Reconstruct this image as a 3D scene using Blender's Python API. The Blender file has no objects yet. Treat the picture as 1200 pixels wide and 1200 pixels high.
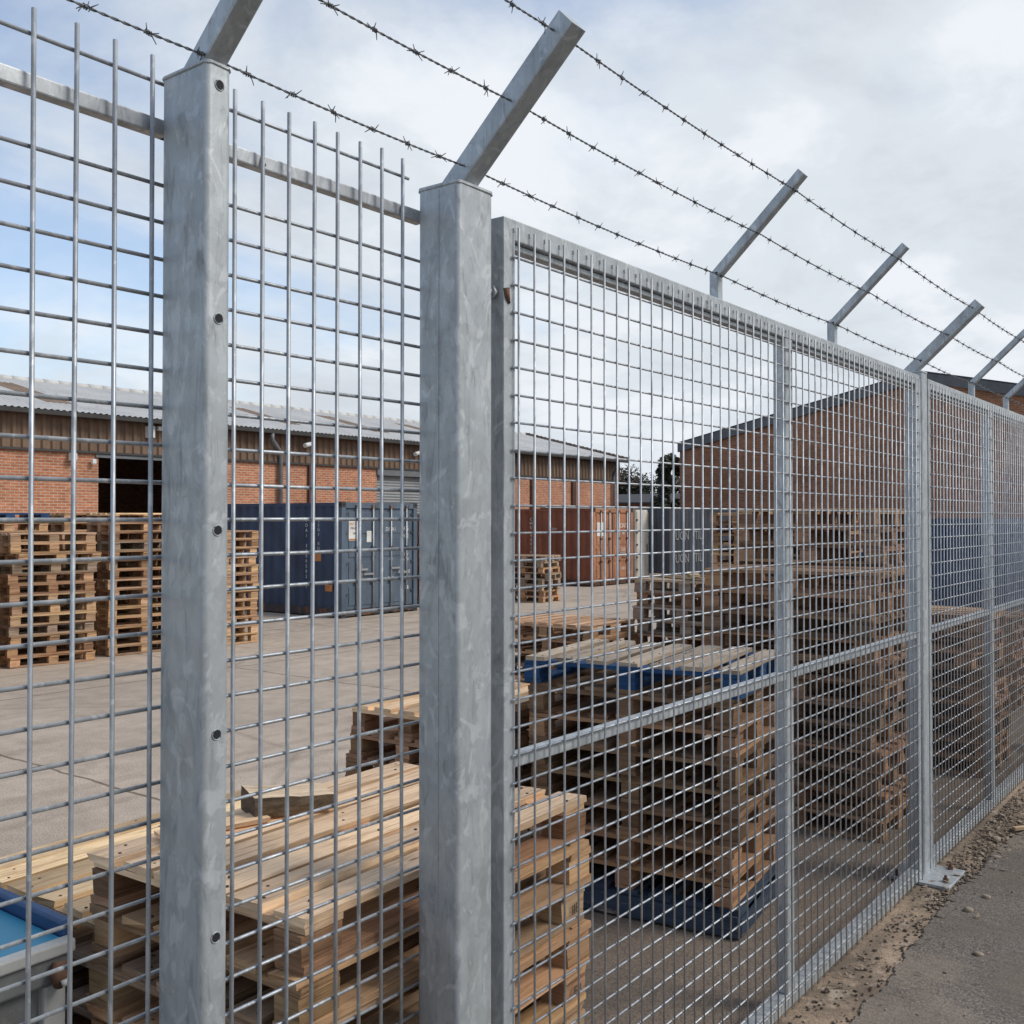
import bpy, math, random
from mathutils import Vector, Matrix
R = math.radians
rnd = random.Random(7)
S = bpy.context.scene
COL = S.collection
D = 1.7            # camera stands 1.7 m outside the fence line (fence runs along +X at y = 0, yard is +Y)

# ------------------------------------------------------------------ camera, sky, sun, exposure
cam = bpy.data.cameras.new('camera')
co = bpy.data.objects.new('camera', cam); COL.objects.link(co)
co.location = (0, -D, 2.1)
co.rotation_euler = (R(90.9), 0, -math.atan2(.7966, .6045))
cam.sensor_width = 36; cam.lens = 36; cam.shift_y = -.0100
cam.clip_start = .05; cam.clip_end = 2000
S.camera = co

SUN_DIR = Vector((.34, -.72, .78)).normalized()
sun = bpy.data.lights.new('sun', 'SUN'); sun.energy = 2.1; sun.angle = R(22); sun.color = (1, .95, .88)
so = bpy.data.objects.new('sun', sun); COL.objects.link(so)
so.rotation_euler = SUN_DIR.to_track_quat('Z', 'Y').to_euler()

W = bpy.data.worlds.new('World'); S.world = W; W.use_nodes = True
nt = W.node_tree; nt.nodes.clear()
def wn(t, **k):
    n = nt.nodes.new(t)
    for a, v in k.items(): setattr(n, a, v)
    return n
out = wn('ShaderNodeOutputWorld'); bg = wn('ShaderNodeBackground'); bg.inputs['Strength'].default_value = .13
nt.links.new(bg.outputs[0], out.inputs[0])
sky = wn('ShaderNodeTexSky', sky_type='NISHITA', sun_disc=False)
sky.sun_elevation = math.asin(SUN_DIR.z); sky.sun_rotation = math.atan2(SUN_DIR.x, SUN_DIR.y)
sky.air_density = 1.0; sky.dust_density = .6; sky.ozone_density = 1.5
tc = wn('ShaderNodeTexCoord'); sep = wn('ShaderNodeSeparateXYZ'); nt.links.new(tc.outputs['Generated'], sep.inputs[0])
def wm(op, a, b=None, c=None):
    n = wn('ShaderNodeMath', operation=op)
    for i, x in enumerate((a, b, c)):
        if x is None: continue
        if isinstance(x, (int, float)): n.inputs[i].default_value = x
        else: nt.links.new(x, n.inputs[i])
    return n.outputs[0]
zz = wm('ADD', wm('MAXIMUM', sep.outputs[2], 0.0), .30)
cx = wm('DIVIDE', sep.outputs[0], zz); cy = wm('DIVIDE', sep.outputs[1], zz)
cmb = wn('ShaderNodeCombineXYZ'); nt.links.new(cx, cmb.inputs[0]); nt.links.new(cy, cmb.inputs[1])
def wnoise(scale, detail, rough, off):
    mp = wn('ShaderNodeMapping'); mp.inputs['Location'].default_value = off
    nt.links.new(cmb.outputs[0], mp.inputs[0])
    n = wn('ShaderNodeTexNoise'); n.inputs['Scale'].default_value = scale
    n.inputs['Detail'].default_value = detail; n.inputs['Roughness'].default_value = rough
    n.inputs['Distortion'].default_value = .25
    nt.links.new(mp.outputs[0], n.inputs['Vector']); return n.outputs[0]
n1 = wnoise(1.7, 8, .58, (3.1, .4, 0)); n2 = wnoise(2.4, 8, .58, (7.7, 2.3, 0))
lft = wm('SUBTRACT', sep.outputs[1], sep.outputs[0])            # larger towards the left of the yard
def wramp(v, pts):
    r = wn('ShaderNodeValToRGB'); e = r.color_ramp.elements
    while len(e) < len(pts): e.new(.5)
    for i, (p, c) in enumerate(pts): e[i].position = p; e[i].color = c
    r.color_ramp.interpolation = 'EASE'
    nt.links.new(v, r.inputs[0]); return r.outputs[0]
dens = wm('SUBTRACT', wm('SUBTRACT', n1, wm('MULTIPLY', lft, .36)), wm('MULTIPLY', wm('SUBTRACT', sep.outputs[2], .24), .46))
dfac = wramp(wm('ADD', dens, .08), [(.32, (0.22,)*3+(1,)), (.64, (1,)*3+(1,))])
ccol = wramp(n2, [(.32, (4.6, 4.95, 5.4, 1)), (.47, (5.2, 5.6, 6.05, 1)), (.60, (6.1, 6.4, 6.75, 1))])
skb = wn('ShaderNodeMix', data_type='RGBA', blend_type='MULTIPLY'); skb.inputs[0].default_value = 1
nt.links.new(sky.outputs[0], skb.inputs[6]); skb.inputs[7].default_value = (1.30, 1.28, 1.28, 1)
mx = wn('ShaderNodeMix', data_type='RGBA'); nt.links.new(dfac, mx.inputs[0])
nt.links.new(skb.outputs[2], mx.inputs[6]); nt.links.new(ccol, mx.inputs[7])
nt.links.new(mx.outputs[2], bg.inputs[0])

S.view_settings.view_transform = 'Standard'; S.view_settings.look = 'None'
S.view_settings.gamma = 1; S.view_settings.use_curve_mapping = False
S.view_settings.exposure = 0.12
S.render.engine = 'CYCLES'

# ------------------------------------------------------------------ materials
class NT:
    def __init__(s, name):
        s.m = bpy.data.materials.new(name); s.m.use_nodes = True; s.t = s.m.node_tree
        s.b = s.t.nodes['Principled BSDF']; s.tc = s.t.nodes.new('ShaderNodeTexCoord')
    def n(s, ty, **k):
        x = s.t.nodes.new(ty)
        for a, v in k.items(): setattr(x, a, v)
        return x
    def l(s, a, b): s.t.links.new(a, b)
    def set(s, sock, v):
        if hasattr(v, 'is_output'): s.l(v, sock)
        else: sock.default_value = v
    def map(s, src='Object', scale=(1, 1, 1), loc=(0, 0, 0), rot=(0, 0, 0)):
        m = s.n('ShaderNodeMapping'); s.l(s.tc.outputs[src], m.inputs[0])
        m.inputs['Scale'].default_value = scale; m.inputs['Location'].default_value = loc; m.inputs['Rotation'].default_value = rot
        return m.outputs[0]
    def noise(s, v, scale, detail=4, rough=.55, dist=0):
        x = s.n('ShaderNodeTexNoise'); s.l(v, x.inputs['Vector'])
        x.inputs['Scale'].default_value = scale; x.inputs['Detail'].default_value = detail
        x.inputs['Roughness'].default_value = rough; x.inputs['Distortion'].default_value = dist
        return x.outputs[0]
    def voro(s, v, scale, out='Color'):
        x = s.n('ShaderNodeTexVoronoi'); s.l(v, x.inputs['Vector']); x.inputs['Scale'].default_value = scale
        return x.outputs[out]
    def ramp(s, v, pts):
        r = s.n('ShaderNodeValToRGB'); e = r.color_ramp.elements
        while len(e) < len(pts): e.new(.5)
        for i, (p, c) in enumerate(pts):
            e[i].position = p
            e[i].color = (c, c, c, 1) if isinstance(c, (int, float)) else tuple(c) + (1,)
        s.l(v, r.inputs[0]); return r.outputs[0]
    def mix(s, f, a, b, mode='MIX'):
        x = s.n('ShaderNodeMix', data_type='RGBA', blend_type=mode)
        s.set(x.inputs[0], f)
        for i, v in ((6, a), (7, b)):
            if isinstance(v, tuple): v = v + (1,) if len(v) == 3 else v
            s.set(x.inputs[i], v)
        return x.outputs[2]
    def math(s, op, a, b=0.0):
        x = s.n('ShaderNodeMath', operation=op); s.set(x.inputs[0], a); s.set(x.inputs[1], b); return x.outputs[0]
    def bump(s, h, strength=.3, dist=.005):
        x = s.n('ShaderNodeBump'); x.inputs['Strength'].default_value = strength; x.inputs['Distance'].default_value = dist
        s.l(h, x.inputs['Height']); s.l(x.outputs[0], s.b.inputs['Normal'])
    def base(s, c):
        if isinstance(c, tuple): c = c + (1,)
        s.set(s.b.inputs['Base Color'], c)
    def rough(s, v): s.set(s.b.inputs['Roughness'], v)
    def metal(s, v): s.set(s.b.inputs['Metallic'], v)

def m_galv(name, c=(.47, .50, .515), metal=.5, scale=1.0):
    q = NT(name); o = q.map('Object')
    ws = q.n('ShaderNodeVectorMath', operation='ADD'); q.l(o, ws.inputs[0])
    wz = q.n('ShaderNodeTexNoise'); q.l(o, wz.inputs['Vector']); wz.inputs['Scale'].default_value = 26; wz.inputs['Detail'].default_value = 4
    wv = q.n('ShaderNodeVectorMath', operation='SCALE'); q.l(wz.outputs['Color'], wv.inputs[0]); wv.inputs['Scale'].default_value = .05; q.l(wv.outputs[0], ws.inputs[1])
    def vor(sc_, rot, stretch):
        mp = q.n('ShaderNodeMapping'); q.l(ws.outputs[0], mp.inputs[0]); mp.inputs['Rotation'].default_value = rot; mp.inputs['Scale'].default_value = stretch
        x = q.n('ShaderNodeTexVoronoi'); q.l(mp.outputs[0], x.inputs['Vector']); x.inputs['Scale'].default_value = sc_ * scale
        y = q.n('ShaderNodeSeparateColor'); q.l(x.outputs['Color'], y.inputs[0]); return y.outputs[0]
    c1 = vor(38, (0, 0, 0), (1, 1, .7)); c2 = vor(24, (.4, .5, .2), (1.6, 1.6, .42))
    big = q.noise(o, 4.5 * scale, 6, .65, .8)
    scuff = q.noise(q.map('Object', (26, 26, 5), rot=(.25, .35, 0)), 1.0, 5, .62, 1.4)
    pale = q.noise(q.map('Object', (13, 13, 7), loc=(4, 2, 9), rot=(-.5, .6, 0)), 1.0, 4, .55, 2.2)
    f = q.ramp(big, [(.28, .78), (.72, 1.03)])
    f = q.mix(.17, f, q.ramp(c1, [(0, .45), (1, 1.25)])); f = q.mix(.16, f, q.ramp(c2, [(0, .4), (1, 1.3)]))
    col = q.mix(1, f, c, 'MULTIPLY')
    col = q.mix(q.ramp(scuff, [(.55, 0.0), (.68, .48)]), col, q.mix(1, col, (.50, .51, .53), 'MULTIPLY'))
    col = q.mix(q.ramp(pale, [(.565, 0.0), (.625, .42)]), col, (.66, .68, .69))
    q.base(col); q.metal(metal)
    q.rough(q.ramp(scuff, [(.4, .46), (.65, .64)]))
    q.bump(q.noise(o, 55, 4, .6), .14, .003)
    return q.m
def m_plain(name, c, rough=.6, metal=0.0, var=.25, sc=3.0, dirt=None):
    q = NT(name); n = q.noise(q.map('Object'), sc, 5, .6)
    col = q.mix(1, q.ramp(n, [(.3, 1 - var), (.7, 1 + var * .4)]), c, 'MULTIPLY')
    if dirt:
        d = q.ramp(q.noise(q.map('Object', loc=(3, 5, 1)), sc * 2.3, 7, .7), [(.56, 0.0), (.68, 1.0)])
        col = q.mix(d, col, dirt)
    q.base(col); q.rough(rough); q.metal(metal); return q.m
def m_wood(name, paint=None):
    q = NT(name)
    oi = q.n('ShaderNodeObjectInfo')
    g = q.noise(q.map('UV', (2.0, 42, 1)), 1.0, 6, .62, .9)
    fine = q.noise(q.map('UV', (7, 190, 1)), 1.0, 3, .5)
    brd = q.noise(q.map('UV', (.35, .35, .35)), 1.0, 1, .5)
    blot = q.noise(q.map('UV', (4, 9, 1), loc=(4, 4, 4)), 1.0, 5, .65)
    kn = q.voro(q.map('UV', (3.2, 11, 1)), 1.0, 'Distance')
    c = q.mix(1, oi.outputs['Color'], q.ramp(g, [(.31, (.50, .40, .33)), (.47, (.96, .93, .90)), (.75, (1.08, 1.06, 1.05))]), 'MULTIPLY')
    c = q.mix(.6, c, q.mix(1, c, q.ramp(fine, [(.35, .72), (.6, 1.08)]), 'MULTIPLY'))
    c = q.mix(1, c, q.ramp(brd, [(.33, (.54, .52, .50)), (.5, (.93, .92, .90)), (.64, (1.18, 1.16, 1.10))]), 'MULTIPLY')
    c = q.mix(q.ramp(blot, [(.50, 0.0), (.72, .65)]), c, q.mix(1, c, (.50, .47, .45), 'MULTIPLY'))
    c = q.mix(q.ramp(kn, [(.035, .8), (.085, 0.0)]), c, q.mix(1, c, (.40, .26, .17), 'MULTIPLY'))
    if paint:
        wear = q.noise(q.map('UV', (3, 14, 1), loc=(9, 2, 1)), 1.0, 6, .7)
        c = q.mix(q.ramp(wear, [(.60, 0.0), (.70, 1.0)]), q.mix(1, q.ramp(g, [(.3, .6), (.6, 1.1)]), paint, 'MULTIPLY'), c)
    q.base(c); q.rough(.78); q.b.inputs['Specular IOR Level'].default_value = .25
    q.bump(g, .5, .004); return q.m
def m_brick(name, c1, c2, mort, dark=.35):
    q = NT(name); b = q.n('ShaderNodeTexBrick'); q.l(q.map('UV'), b.inputs['Vector'])
    b.inputs['Scale'].default_value = 1; b.inputs['Brick Width'].default_value = .225; b.inputs['Row Height'].default_value = .075
    b.inputs['Mortar Size'].default_value = .012; b.inputs['Mortar Smooth'].default_value = .2
    b.inputs['Color1'].default_value = c1 + (1,); b.inputs['Color2'].default_value = c2 + (1,); b.inputs['Mortar'].default_value = mort + (1,)
    b.inputs['Bias'].default_value = -.1
    n = q.noise(q.map('UV', (1, 1, 1)), .7, 6, .65); n2 = q.noise(q.map('UV', (4.4, 13.3, 1)), 1, 2, .5)
    c = q.mix(1, b.outputs[0], q.ramp(n, [(.3, 1 - dark), (.65, 1.1)]), 'MULTIPLY')
    c = q.mix(1, c, q.ramp(n2, [(.3, .78), (.7, 1.15)]), 'MULTIPLY')
    q.base(c); q.rough(.9); q.b.inputs['Specular IOR Level'].default_value = .2
    q.bump(q.math('SUBTRACT', 1.0, b.outputs['Fac']), .6, .006); return q.m
def m_paintmetal(name, c, rust=(.17, .075, .035), amt=.66, rough=.5, var=.3):
    q = NT(name); o = q.map('Object'); n = q.noise(o, 1.6, 6, .6)
    st = q.noise(q.map('Object', (5, 5, .5)), 1, 5, .65)
    col = q.mix(1, q.ramp(n, [(.3, 1 - var), (.7, 1.12)]), c, 'MULTIPLY')
    col = q.mix(q.ramp(st, [(.38, .35), (.6, 0.0)]), col, q.mix(1, col, (.6, .55, .5), 'MULTIPLY'))
    r = q.noise(q.map('Object', (1, 1, .6), loc=(2, 7, 4)), 4.2, 8, .72)
    col = q.mix(q.ramp(r, [(amt, 0.0), (amt + .05, 1.0)]), col, rust)
    q.base(col); q.rough(rough); q.b.inputs['Specular IOR Level'].default_value = .35; return q.m
def m_ground(name, c, kind):
    q = NT(name); o = q.map('Object')
    n = q.noise(o, .35, 7, .62); f = q.noise(o, 3.2, 8, .7); g = q.noise(o, 85, 3, .6); st = q.noise(q.map('Object', loc=(11, 4, 0)), 1.1, 6, .66, .6)
    col = q.mix(1, q.ramp(n, [(.3, .80), (.7, 1.12)]), c, 'MULTIPLY')
    col = q.mix(1, col, q.ramp(f, [(.3, .80), (.7, 1.12)]), 'MULTIPLY')
    col = q.mix(1, col, q.ramp(g, [(.32, .62), (.5, 1.0), (.70, 1.28)]), 'MULTIPLY')
    if kind == 'concrete':
        col = q.mix(q.ramp(st, [(.56, 0.0), (.70, .55)]), col, q.mix(1, col, (.55, .53, .50), 'MULTIPLY'))
        oil = q.noise(q.map('Object', (.5, 1.6, 1), loc=(3, 8, 0), rot=(0, 0, .4)), .9, 6, .62, .5)
        col = q.mix(q.ramp(oil, [(.60, 0.0), (.72, .5)]), col, q.mix(1, col, (.50, .48, .46), 'MULTIPLY'))
        tr_ = q.noise(q.map('Object', (.10, 2.6, 1), rot=(0, 0, -.35)), 1, 3, .5)
        col = q.mix(q.ramp(tr_, [(.60, 0.0), (.66, .28)]), col, q.mix(1, col, (.55, .53, .52), 'MULTIPLY'))
        wob = q.n('ShaderNodeVectorMath', operation='ADD'); q.l(o, wob.inputs[0])
        wv = q.n('ShaderNodeVectorMath', operation='SCALE'); wnz = q.n('ShaderNodeTexNoise'); q.l(o, wnz.inputs['Vector']); wnz.inputs['Scale'].default_value = 1.3; wnz.inputs['Detail'].default_value = 5
        q.l(wnz.outputs['Color'], wv.inputs[0]); wv.inputs['Scale'].default_value = .16; q.l(wv.outputs[0], wob.inputs[1])
        b = q.n('ShaderNodeTexBrick'); q.l(wob.outputs[0], b.inputs['Vector']); b.inputs['Scale'].default_value = 1
        b.inputs['Brick Width'].default_value = 4.6; b.inputs['Row Height'].default_value = 3.4; b.inputs['Mortar Size'].default_value = .022; b.inputs['Mortar Smooth'].default_value = .6
        b.offset = .0
        b.inputs['Color1'].default_value = (1, 1, 1, 1); b.inputs['Color2'].default_value = (.90, .91, .92, 1); b.inputs['Mortar'].default_value = (.40, .38, .36, 1)
        col = q.mix(1, col, b.outputs[0], 'MULTIPLY')
        v = q.n('ShaderNodeTexVoronoi', feature='DISTANCE_TO_EDGE'); q.l(wob.outputs[0], v.inputs['Vector']); v.inputs['Scale'].default_value = .16
        crk = q.ramp(v.outputs['Distance'], [(.002, .80), (.006, 1.0)])
        col = q.mix(1, col, crk, 'MULTIPLY')
    if kind == 'asphalt':
        agg = q.voro(o, 95, 'Distance'); col = q.mix(.75, col, q.mix(1, col, q.ramp(agg, [(.15, 1.35), (.55, .60)]), 'MULTIPLY'))
        wp = q.noise(q.map('Object', loc=(5, 9, 0)), .8, 5, .6, .8); col = q.mix(q.ramp(wp, [(.50, 0.0), (.56, .5)]), col, (.265, .215, .168))
        sp = q.noise(q.map('Object', loc=(1, 2, 3)), 70, 2, .5)
        col = q.mix(q.ramp(sp, [(.68, 0.0), (.72, .8)]), col, (.34, .31, .27))
        col = q.mix(q.ramp(st, [(.45, 0.0), (.62, .6)]), col, (.155, .130, .105))
    if kind == 'dirt':
        col = q.mix(q.ramp(st, [(.40, 0.0), (.58, .9)]), col, (.135, .105, .080))
        col = q.mix(q.ramp(q.noise(o, 7, 6, .7), [(.54, 0.0), (.64, .7)]), col, (.46, .38, .29))
    q.base(col); q.rough(.92); q.b.inputs['Specular IOR Level'].default_value = .2
    q.bump(q.math('ADD', g, q.math('MULTIPLY', f, 2.0)), .7, .008); return q.m

M = {}
M['galv'] = m_galv('galvanised steel')
M['galv_rail'] = m_galv('galvanised rail', (.50, .52, .54), .5)
M['wire'] = m_galv('galvanised wire', (.42, .445, .47), .65)
M['gwire'] = m_galv('galvanised gate wire', (.46, .48, .50), .6)
M['barb'] = m_plain('barbed wire steel', (.20, .207, .215), .5, .6)
M['hole'] = m_plain('dark hole', (.012, .012, .014), .8)
M['rustbolt'] = m_plain('rusty steel', (.16, .085, .05), .8, .2, .5, 30)
M['wood'] = m_wood('pallet wood')
M['bluewood'] = m_wood('blue painted pallet wood', (.020, .070, .17))
M['oldblue'] = m_wood('worn blue painted pallet wood', (.045, .066, .10))
M['brick_o'] = m_brick('orange brick', (.52, .205, .110), (.41, .150, .082), (.52, .38, .28), .22)
M['brick_d'] = m_brick('dark red brick', (.385, .150, .070), (.27, .105, .055), (.31, .235, .17), .3)
M['brick_f'] = m_brick('far brick', (.26, .11, .07), (.2, .09, .06), (.2, .16, .13), .3)
M['clad'] = m_plain('brown steel cladding', (.19, .118, .074), .6, 0, .35, 1.2, (.13, .10, .075))
M['roof'] = m_plain('pale cement roof sheet', (.56, .55, .525), .85, 0, .16, .8, (.38, .37, .34))
M['rustroof'] = m_plain('rusted roof sheet', (.29, .205, .145), .85, 0, .35, 1.5)
M['ridge'] = m_plain('weathered ridge tile', (.17, .125, .10), .9, 0, .5, 2)
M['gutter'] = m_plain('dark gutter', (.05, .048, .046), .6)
M['pipe'] = m_plain('grey pipe', (.16, .17, .18), .5)
M['column'] = m_plain('brown column', (.10, .048, .030), .6, 0, .3)
M['shutter'] = m_plain('grey steel shutter', (.26, .27, .28), .5, .2, .2, 1)
M['fascia'] = m_plain('grey fascia board', (.115, .118, .125), .7)
M['darkroof'] = m_plain('dark slate roof', (.045, .045, .048), .8)
M['white'] = m_plain('white fitting', (.72, .72, .70), .5)
M['sticker'] = m_plain('white label', (.70, .69, .66), .6)
M['orange'] = m_plain('orange label', (.50, .20, .06), .6)
M['c_navy'] = m_paintmetal('navy container paint', (.042, .072, .128))
M['c_navy_lit'] = m_paintmetal('sunlit slate blue container paint', (.105, .143, .19), amt=.64)  # navy door end: sun falling on that face is put into the colour
M['c_blue3'] = m_paintmetal('deep blue container paint', (.024, .046, .10), amt=.72)
M['c_red'] = m_paintmetal('oxide red container paint', (.25, .085, .045), amt=.70)
M['c_red_lit'] = m_paintmetal('sunlit orange container paint', (.43, .20, .115), amt=.66)  # door end lighter than the red side, its sunlit tone painted in
M['c_grey'] = m_paintmetal('charcoal container paint', (.060, .070, .085))
M['c_brown'] = m_paintmetal('rust brown container paint', (.10, .05, .035), amt=.58)
M['c_rim'] = m_paintmetal('rusty container frame', (.055, .06, .068), amt=.52)
M['c_white'] = m_paintmetal('dirty white steel', (.64, .60, .53), (.30, .2, .12), .62)
M['bar'] = m_plain('zinc locking bar', (.42, .43, .44), .45, .5)
M['seal'] = m_plain('rubber seal', (.02, .02, .022), .7)
M['bin'] = m_plain('grey weathered plastic', (.17, .175, .175), .55, 0, .35, 5, (.24, .23, .2))
M['binrim'] = m_plain('pale worn plastic', (.42, .42, .40), .6, 0, .3, 8)
M['teal'] = m_plain('teal lid', (.030, .205, .335), .4, 0, .12, 2)
M['teal2'] = m_plain('pale grey blue lid', (.14, .25, .30), .5, 0, .25, 5)
M['binblue'] = m_plain('blue plastic', (.018, .062, .165), .5, 0, .3, 9)
M['concrete'] = m_ground('yard concrete', (.500, .410, .325), 'concrete')
M['asphalt'] = m_ground('pavement asphalt', (.205, .175, .150), 'asphalt')
M['tarmac'] = m_ground('yard tarmac', (.22, .172, .132), 'tarmac')
M['verge'] = m_ground('sandy concrete', (.375, .280, .200), 'dirt')
M['stone'] = m_plain('pebble', (.33, .265, .20), .9, 0, .5, 20)
M['soil'] = m_plain('dark crumbs', (.085, .066, .05), .95, 0, .5, 20)
M['leaflit'] = m_plain('dry leaf litter', (.27, .205, .15), .9, 0, .5, 20)
M['bark'] = m_plain('bark', (.05, .038, .03), .95, 0, .4, 5)
q = NT('tree leaves'); oi = q.n('ShaderNodeObjectInfo'); nn = q.noise(q.map('Object'), 1.1, 4, .6)
q.base(q.mix(1, oi.outputs['Color'], q.ramp(nn, [(.35, .55), (.65, 1.4)]), 'MULTIPLY')); q.rough(.8); M['leaf'] = q.m
q = NT('split timber'); g = q.noise(q.map('Object', (3, 60, 60)), 1, 6, .7, .5)
q.base(q.mix(1, q.ramp(g, [(.3, .55), (.65, 1.15)]), (.80, .60, .40), 'MULTIPLY')); q.rough(.9); q.bump(g, .8, .01); M['timber'] = q.m
q = NT('timber bark'); g = q.noise(q.map('Object', (6, 40, 40)), 1, 7, .75, .8)
q.base(q.mix(1, q.ramp(g, [(.35, .35), (.65, 1.2)]), (.165, .115, .070), 'MULTIPLY')); q.rough(.95); q.bump(g, 1.0, .015); M['tbark'] = q.m

# ------------------------------------------------------------------ mesh helpers
class MB:
    def __init__(s): s.v = []; s.f = []; s.uv = []; s.sm = []; s.mi = []
    def face(s, idx, uv, smooth=False, mi=0): s.f.append(idx); s.uv.append(uv); s.sm.append(smooth); s.mi.append(mi)
    def box(s, lo, hi, mat=None, jit=0.0, ruv=False, mi=0, grain=None):
        a = len(s.v); x0, y0, z0 = lo; x1, y1, z1 = hi
        P = [Vector(p) for p in ((x0,y0,z0),(x1,y0,z0),(x1,y1,z0),(x0,y1,z0),(x0,y0,z1),(x1,y0,z1),(x1,y1,z1),(x0,y1,z1))]
        if jit: P = [p + Vector((rnd.uniform(-jit, jit), rnd.uniform(-jit, jit), rnd.uniform(-jit, jit) * .5)) for p in P]
        du, dv = (rnd.uniform(0, 60), rnd.uniform(0, 60)) if ruv else (0, 0)
        sz = (x1 - x0, y1 - y0, z1 - z0); L = grain if grain is not None else max(range(3), key=lambda i: sz[i])
        for idx, ax in (((0,3,2,1),2), ((4,5,6,7),2), ((0,1,5,4),1), ((2,3,7,6),1), ((1,2,6,5),0), ((3,0,4,7),0)):
            if ruv:
                oth = [i for i in range(3) if i != ax]
                if L in oth: ua = L; va = [i for i in oth if i != L][0]
                else: ua, va = oth
                uv = [(P[i][ua] + du, P[i][va] + dv + ax * 3.3) for i in idx]
            else:
                ua, va = ((1, 2), (0, 2), (0, 1))[ax]
                uv = [(P[i][ua], P[i][va]) for i in idx]
            s.face(tuple(a + i for i in idx), uv, False, mi)
        s.v += [(mat @ p if mat else p)[:] for p in P]
        return s
    def tube(s, pts, r, n=8, cap=True, up=None):
        pts = [Vector(p) for p in pts]; a = len(s.v); m = len(pts)
        for i, p in enumerate(pts):
            t = (pts[min(i+1, m-1)] - pts[max(i-1, 0)]).normalized()
            ref = Vector((0, 0, 1)) if abs(t.z) < .9 else Vector((1, 0, 0))
            u = t.cross(ref).normalized(); w = u.cross(t)
            rr = r[i] if isinstance(r, (list, tuple)) else r
            for k in range(n):
                an = 2 * math.pi * k / n
                s.v.append((p + u * rr * math.cos(an) + w * rr * math.sin(an))[:])
        for i in range(m - 1):
            for k in range(n):
                k2 = (k + 1) % n
                s.face((a+i*n+k, a+i*n+k2, a+(i+1)*n+k2, a+(i+1)*n+k), [(0,0)]*4, True)
        if cap:
            s.face(tuple(a + k for k in range(n))[::-1], [(0,0)]*n); s.face(tuple(a + (m-1)*n + k for k in range(n)), [(0,0)]*n)
        return s
    def prism(s, poly, axis, a0, a1, smooth=False):
        """poly: 2-D outline in the two other axes (in x,y,z order); extruded along axis"""
        a = len(s.v); n = len(poly)
        def mk(p, t):
            return {0: (t, p[0], p[1]), 1: (p[0], t, p[1]), 2: (p[0], p[1], t)}[axis]
        s.v += [mk(p, a0) for p in poly] + [mk(p, a1) for p in poly]
        per = 0
        for k in range(n):
            k2 = (k + 1) % n; d = math.dist(poly[k], poly[k2])
            s.face((a+k, a+k2, a+n+k2, a+n+k), [(per, a0), (per+d, a0), (per+d, a1), (per, a1)], smooth); per += d
        s.face(tuple(a+k for k in range(n)), [poly[k] for k in range(n)]); s.face(tuple(a+n+k for k in range(n))[::-1], [poly[n-1-k] for k in range(n)])
        return s
    def sheet(s, prof, fn, rows, smooth=False):
        """prof: list of (along, depth); fn(along, depth, row)->xyz"""
        a = len(s.v); n = len(prof)
        for r_ in rows:
            for (p, d) in prof: s.v.append(tuple(fn(p, d, r_)))
        for j in range(len(rows) - 1):
            for i in range(n - 1):
                b = a + j*n + i
                s.face((b, b+1, b+n+1, b+n), [(prof[i][0], rows[j]), (prof[i+1][0], rows[j]), (prof[i+1][0], rows[j+1]), (prof[i][0], rows[j+1])], smooth)
        return s
    def mesh(s, name, mats):
        me = bpy.data.meshes.new(name); me.from_pydata(s.v, [], s.f)
        ul = me.uv_layers.new(name='UVMap'); flat = []
        for u in s.uv:
            for p in u: flat += [p[0], p[1]]
        ul.data.foreach_set('uv', flat)
        me.polygons.foreach_set('use_smooth', s.sm); me.polygons.foreach_set('material_index', s.mi)
        for m in (mats if isinstance(mats, (list, tuple)) else [mats]): me.materials.append(m)
        me.update(); return me
    def build(s, name, mats, parent=None, loc=(0, 0, 0), fix=False, bevel=0):
        me = s.mesh(name, mats)
        if fix:
            import bmesh
            b = bmesh.new(); b.from_mesh(me); bmesh.ops.recalc_face_normals(b, faces=b.faces); b.to_mesh(me); b.free()
        return link(name, me, parent, loc, bevel)
def link(name, me, parent=None, loc=(0, 0, 0), bevel=0):
    o = bpy.data.objects.new(name, me); COL.objects.link(o); o.location = loc
    if parent: o.parent = parent
    if bevel:
        m = o.modifiers.new('bevel', 'BEVEL'); m.width = bevel; m.segments = 2; m.limit_method = 'ANGLE'; m.harden_normals = False
    return o
def tag(o, label=None, cat=None, group=None, kind=None):
    if label: o['label'] = label
    if cat: o['category'] = cat
    if group: o['group'] = group
    if kind: o['kind'] = kind
    return o
def empty(name, loc, label, cat, group=None, rz=0):
    o = bpy.data.objects.new(name, None); COL.objects.link(o); o.location = loc; o.rotation_euler.z = rz
    o.empty_display_size = .2
    return tag(o, label, cat, group)
def rrect(x0, y0, x1, y1, r, n=4):
    pts = []
    for cx_, cy_, a0 in ((x1-r, y1-r, 0), (x0+r, y1-r, 90), (x0+r, y0+r, 180), (x1-r, y0+r, 270)):
        for k in range(n + 1):
            a = R(a0 + 90*k/n); pts.append((cx_ + r*math.cos(a), cy_ + r*math.sin(a)))
    return pts
def corr(length, pitch, depth, ratio=.3):
    """trapezoid corrugation profile"""
    p = [(0, 0)]; x = 0
    while x + pitch <= length + 1e-6:
        w = pitch
        p += [(x + w*.32, 0), (x + w*.46, depth), (x + w*.78, depth), (x + w*.92, 0)]
        x += w
    p.append((length, 0)); return p
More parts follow.
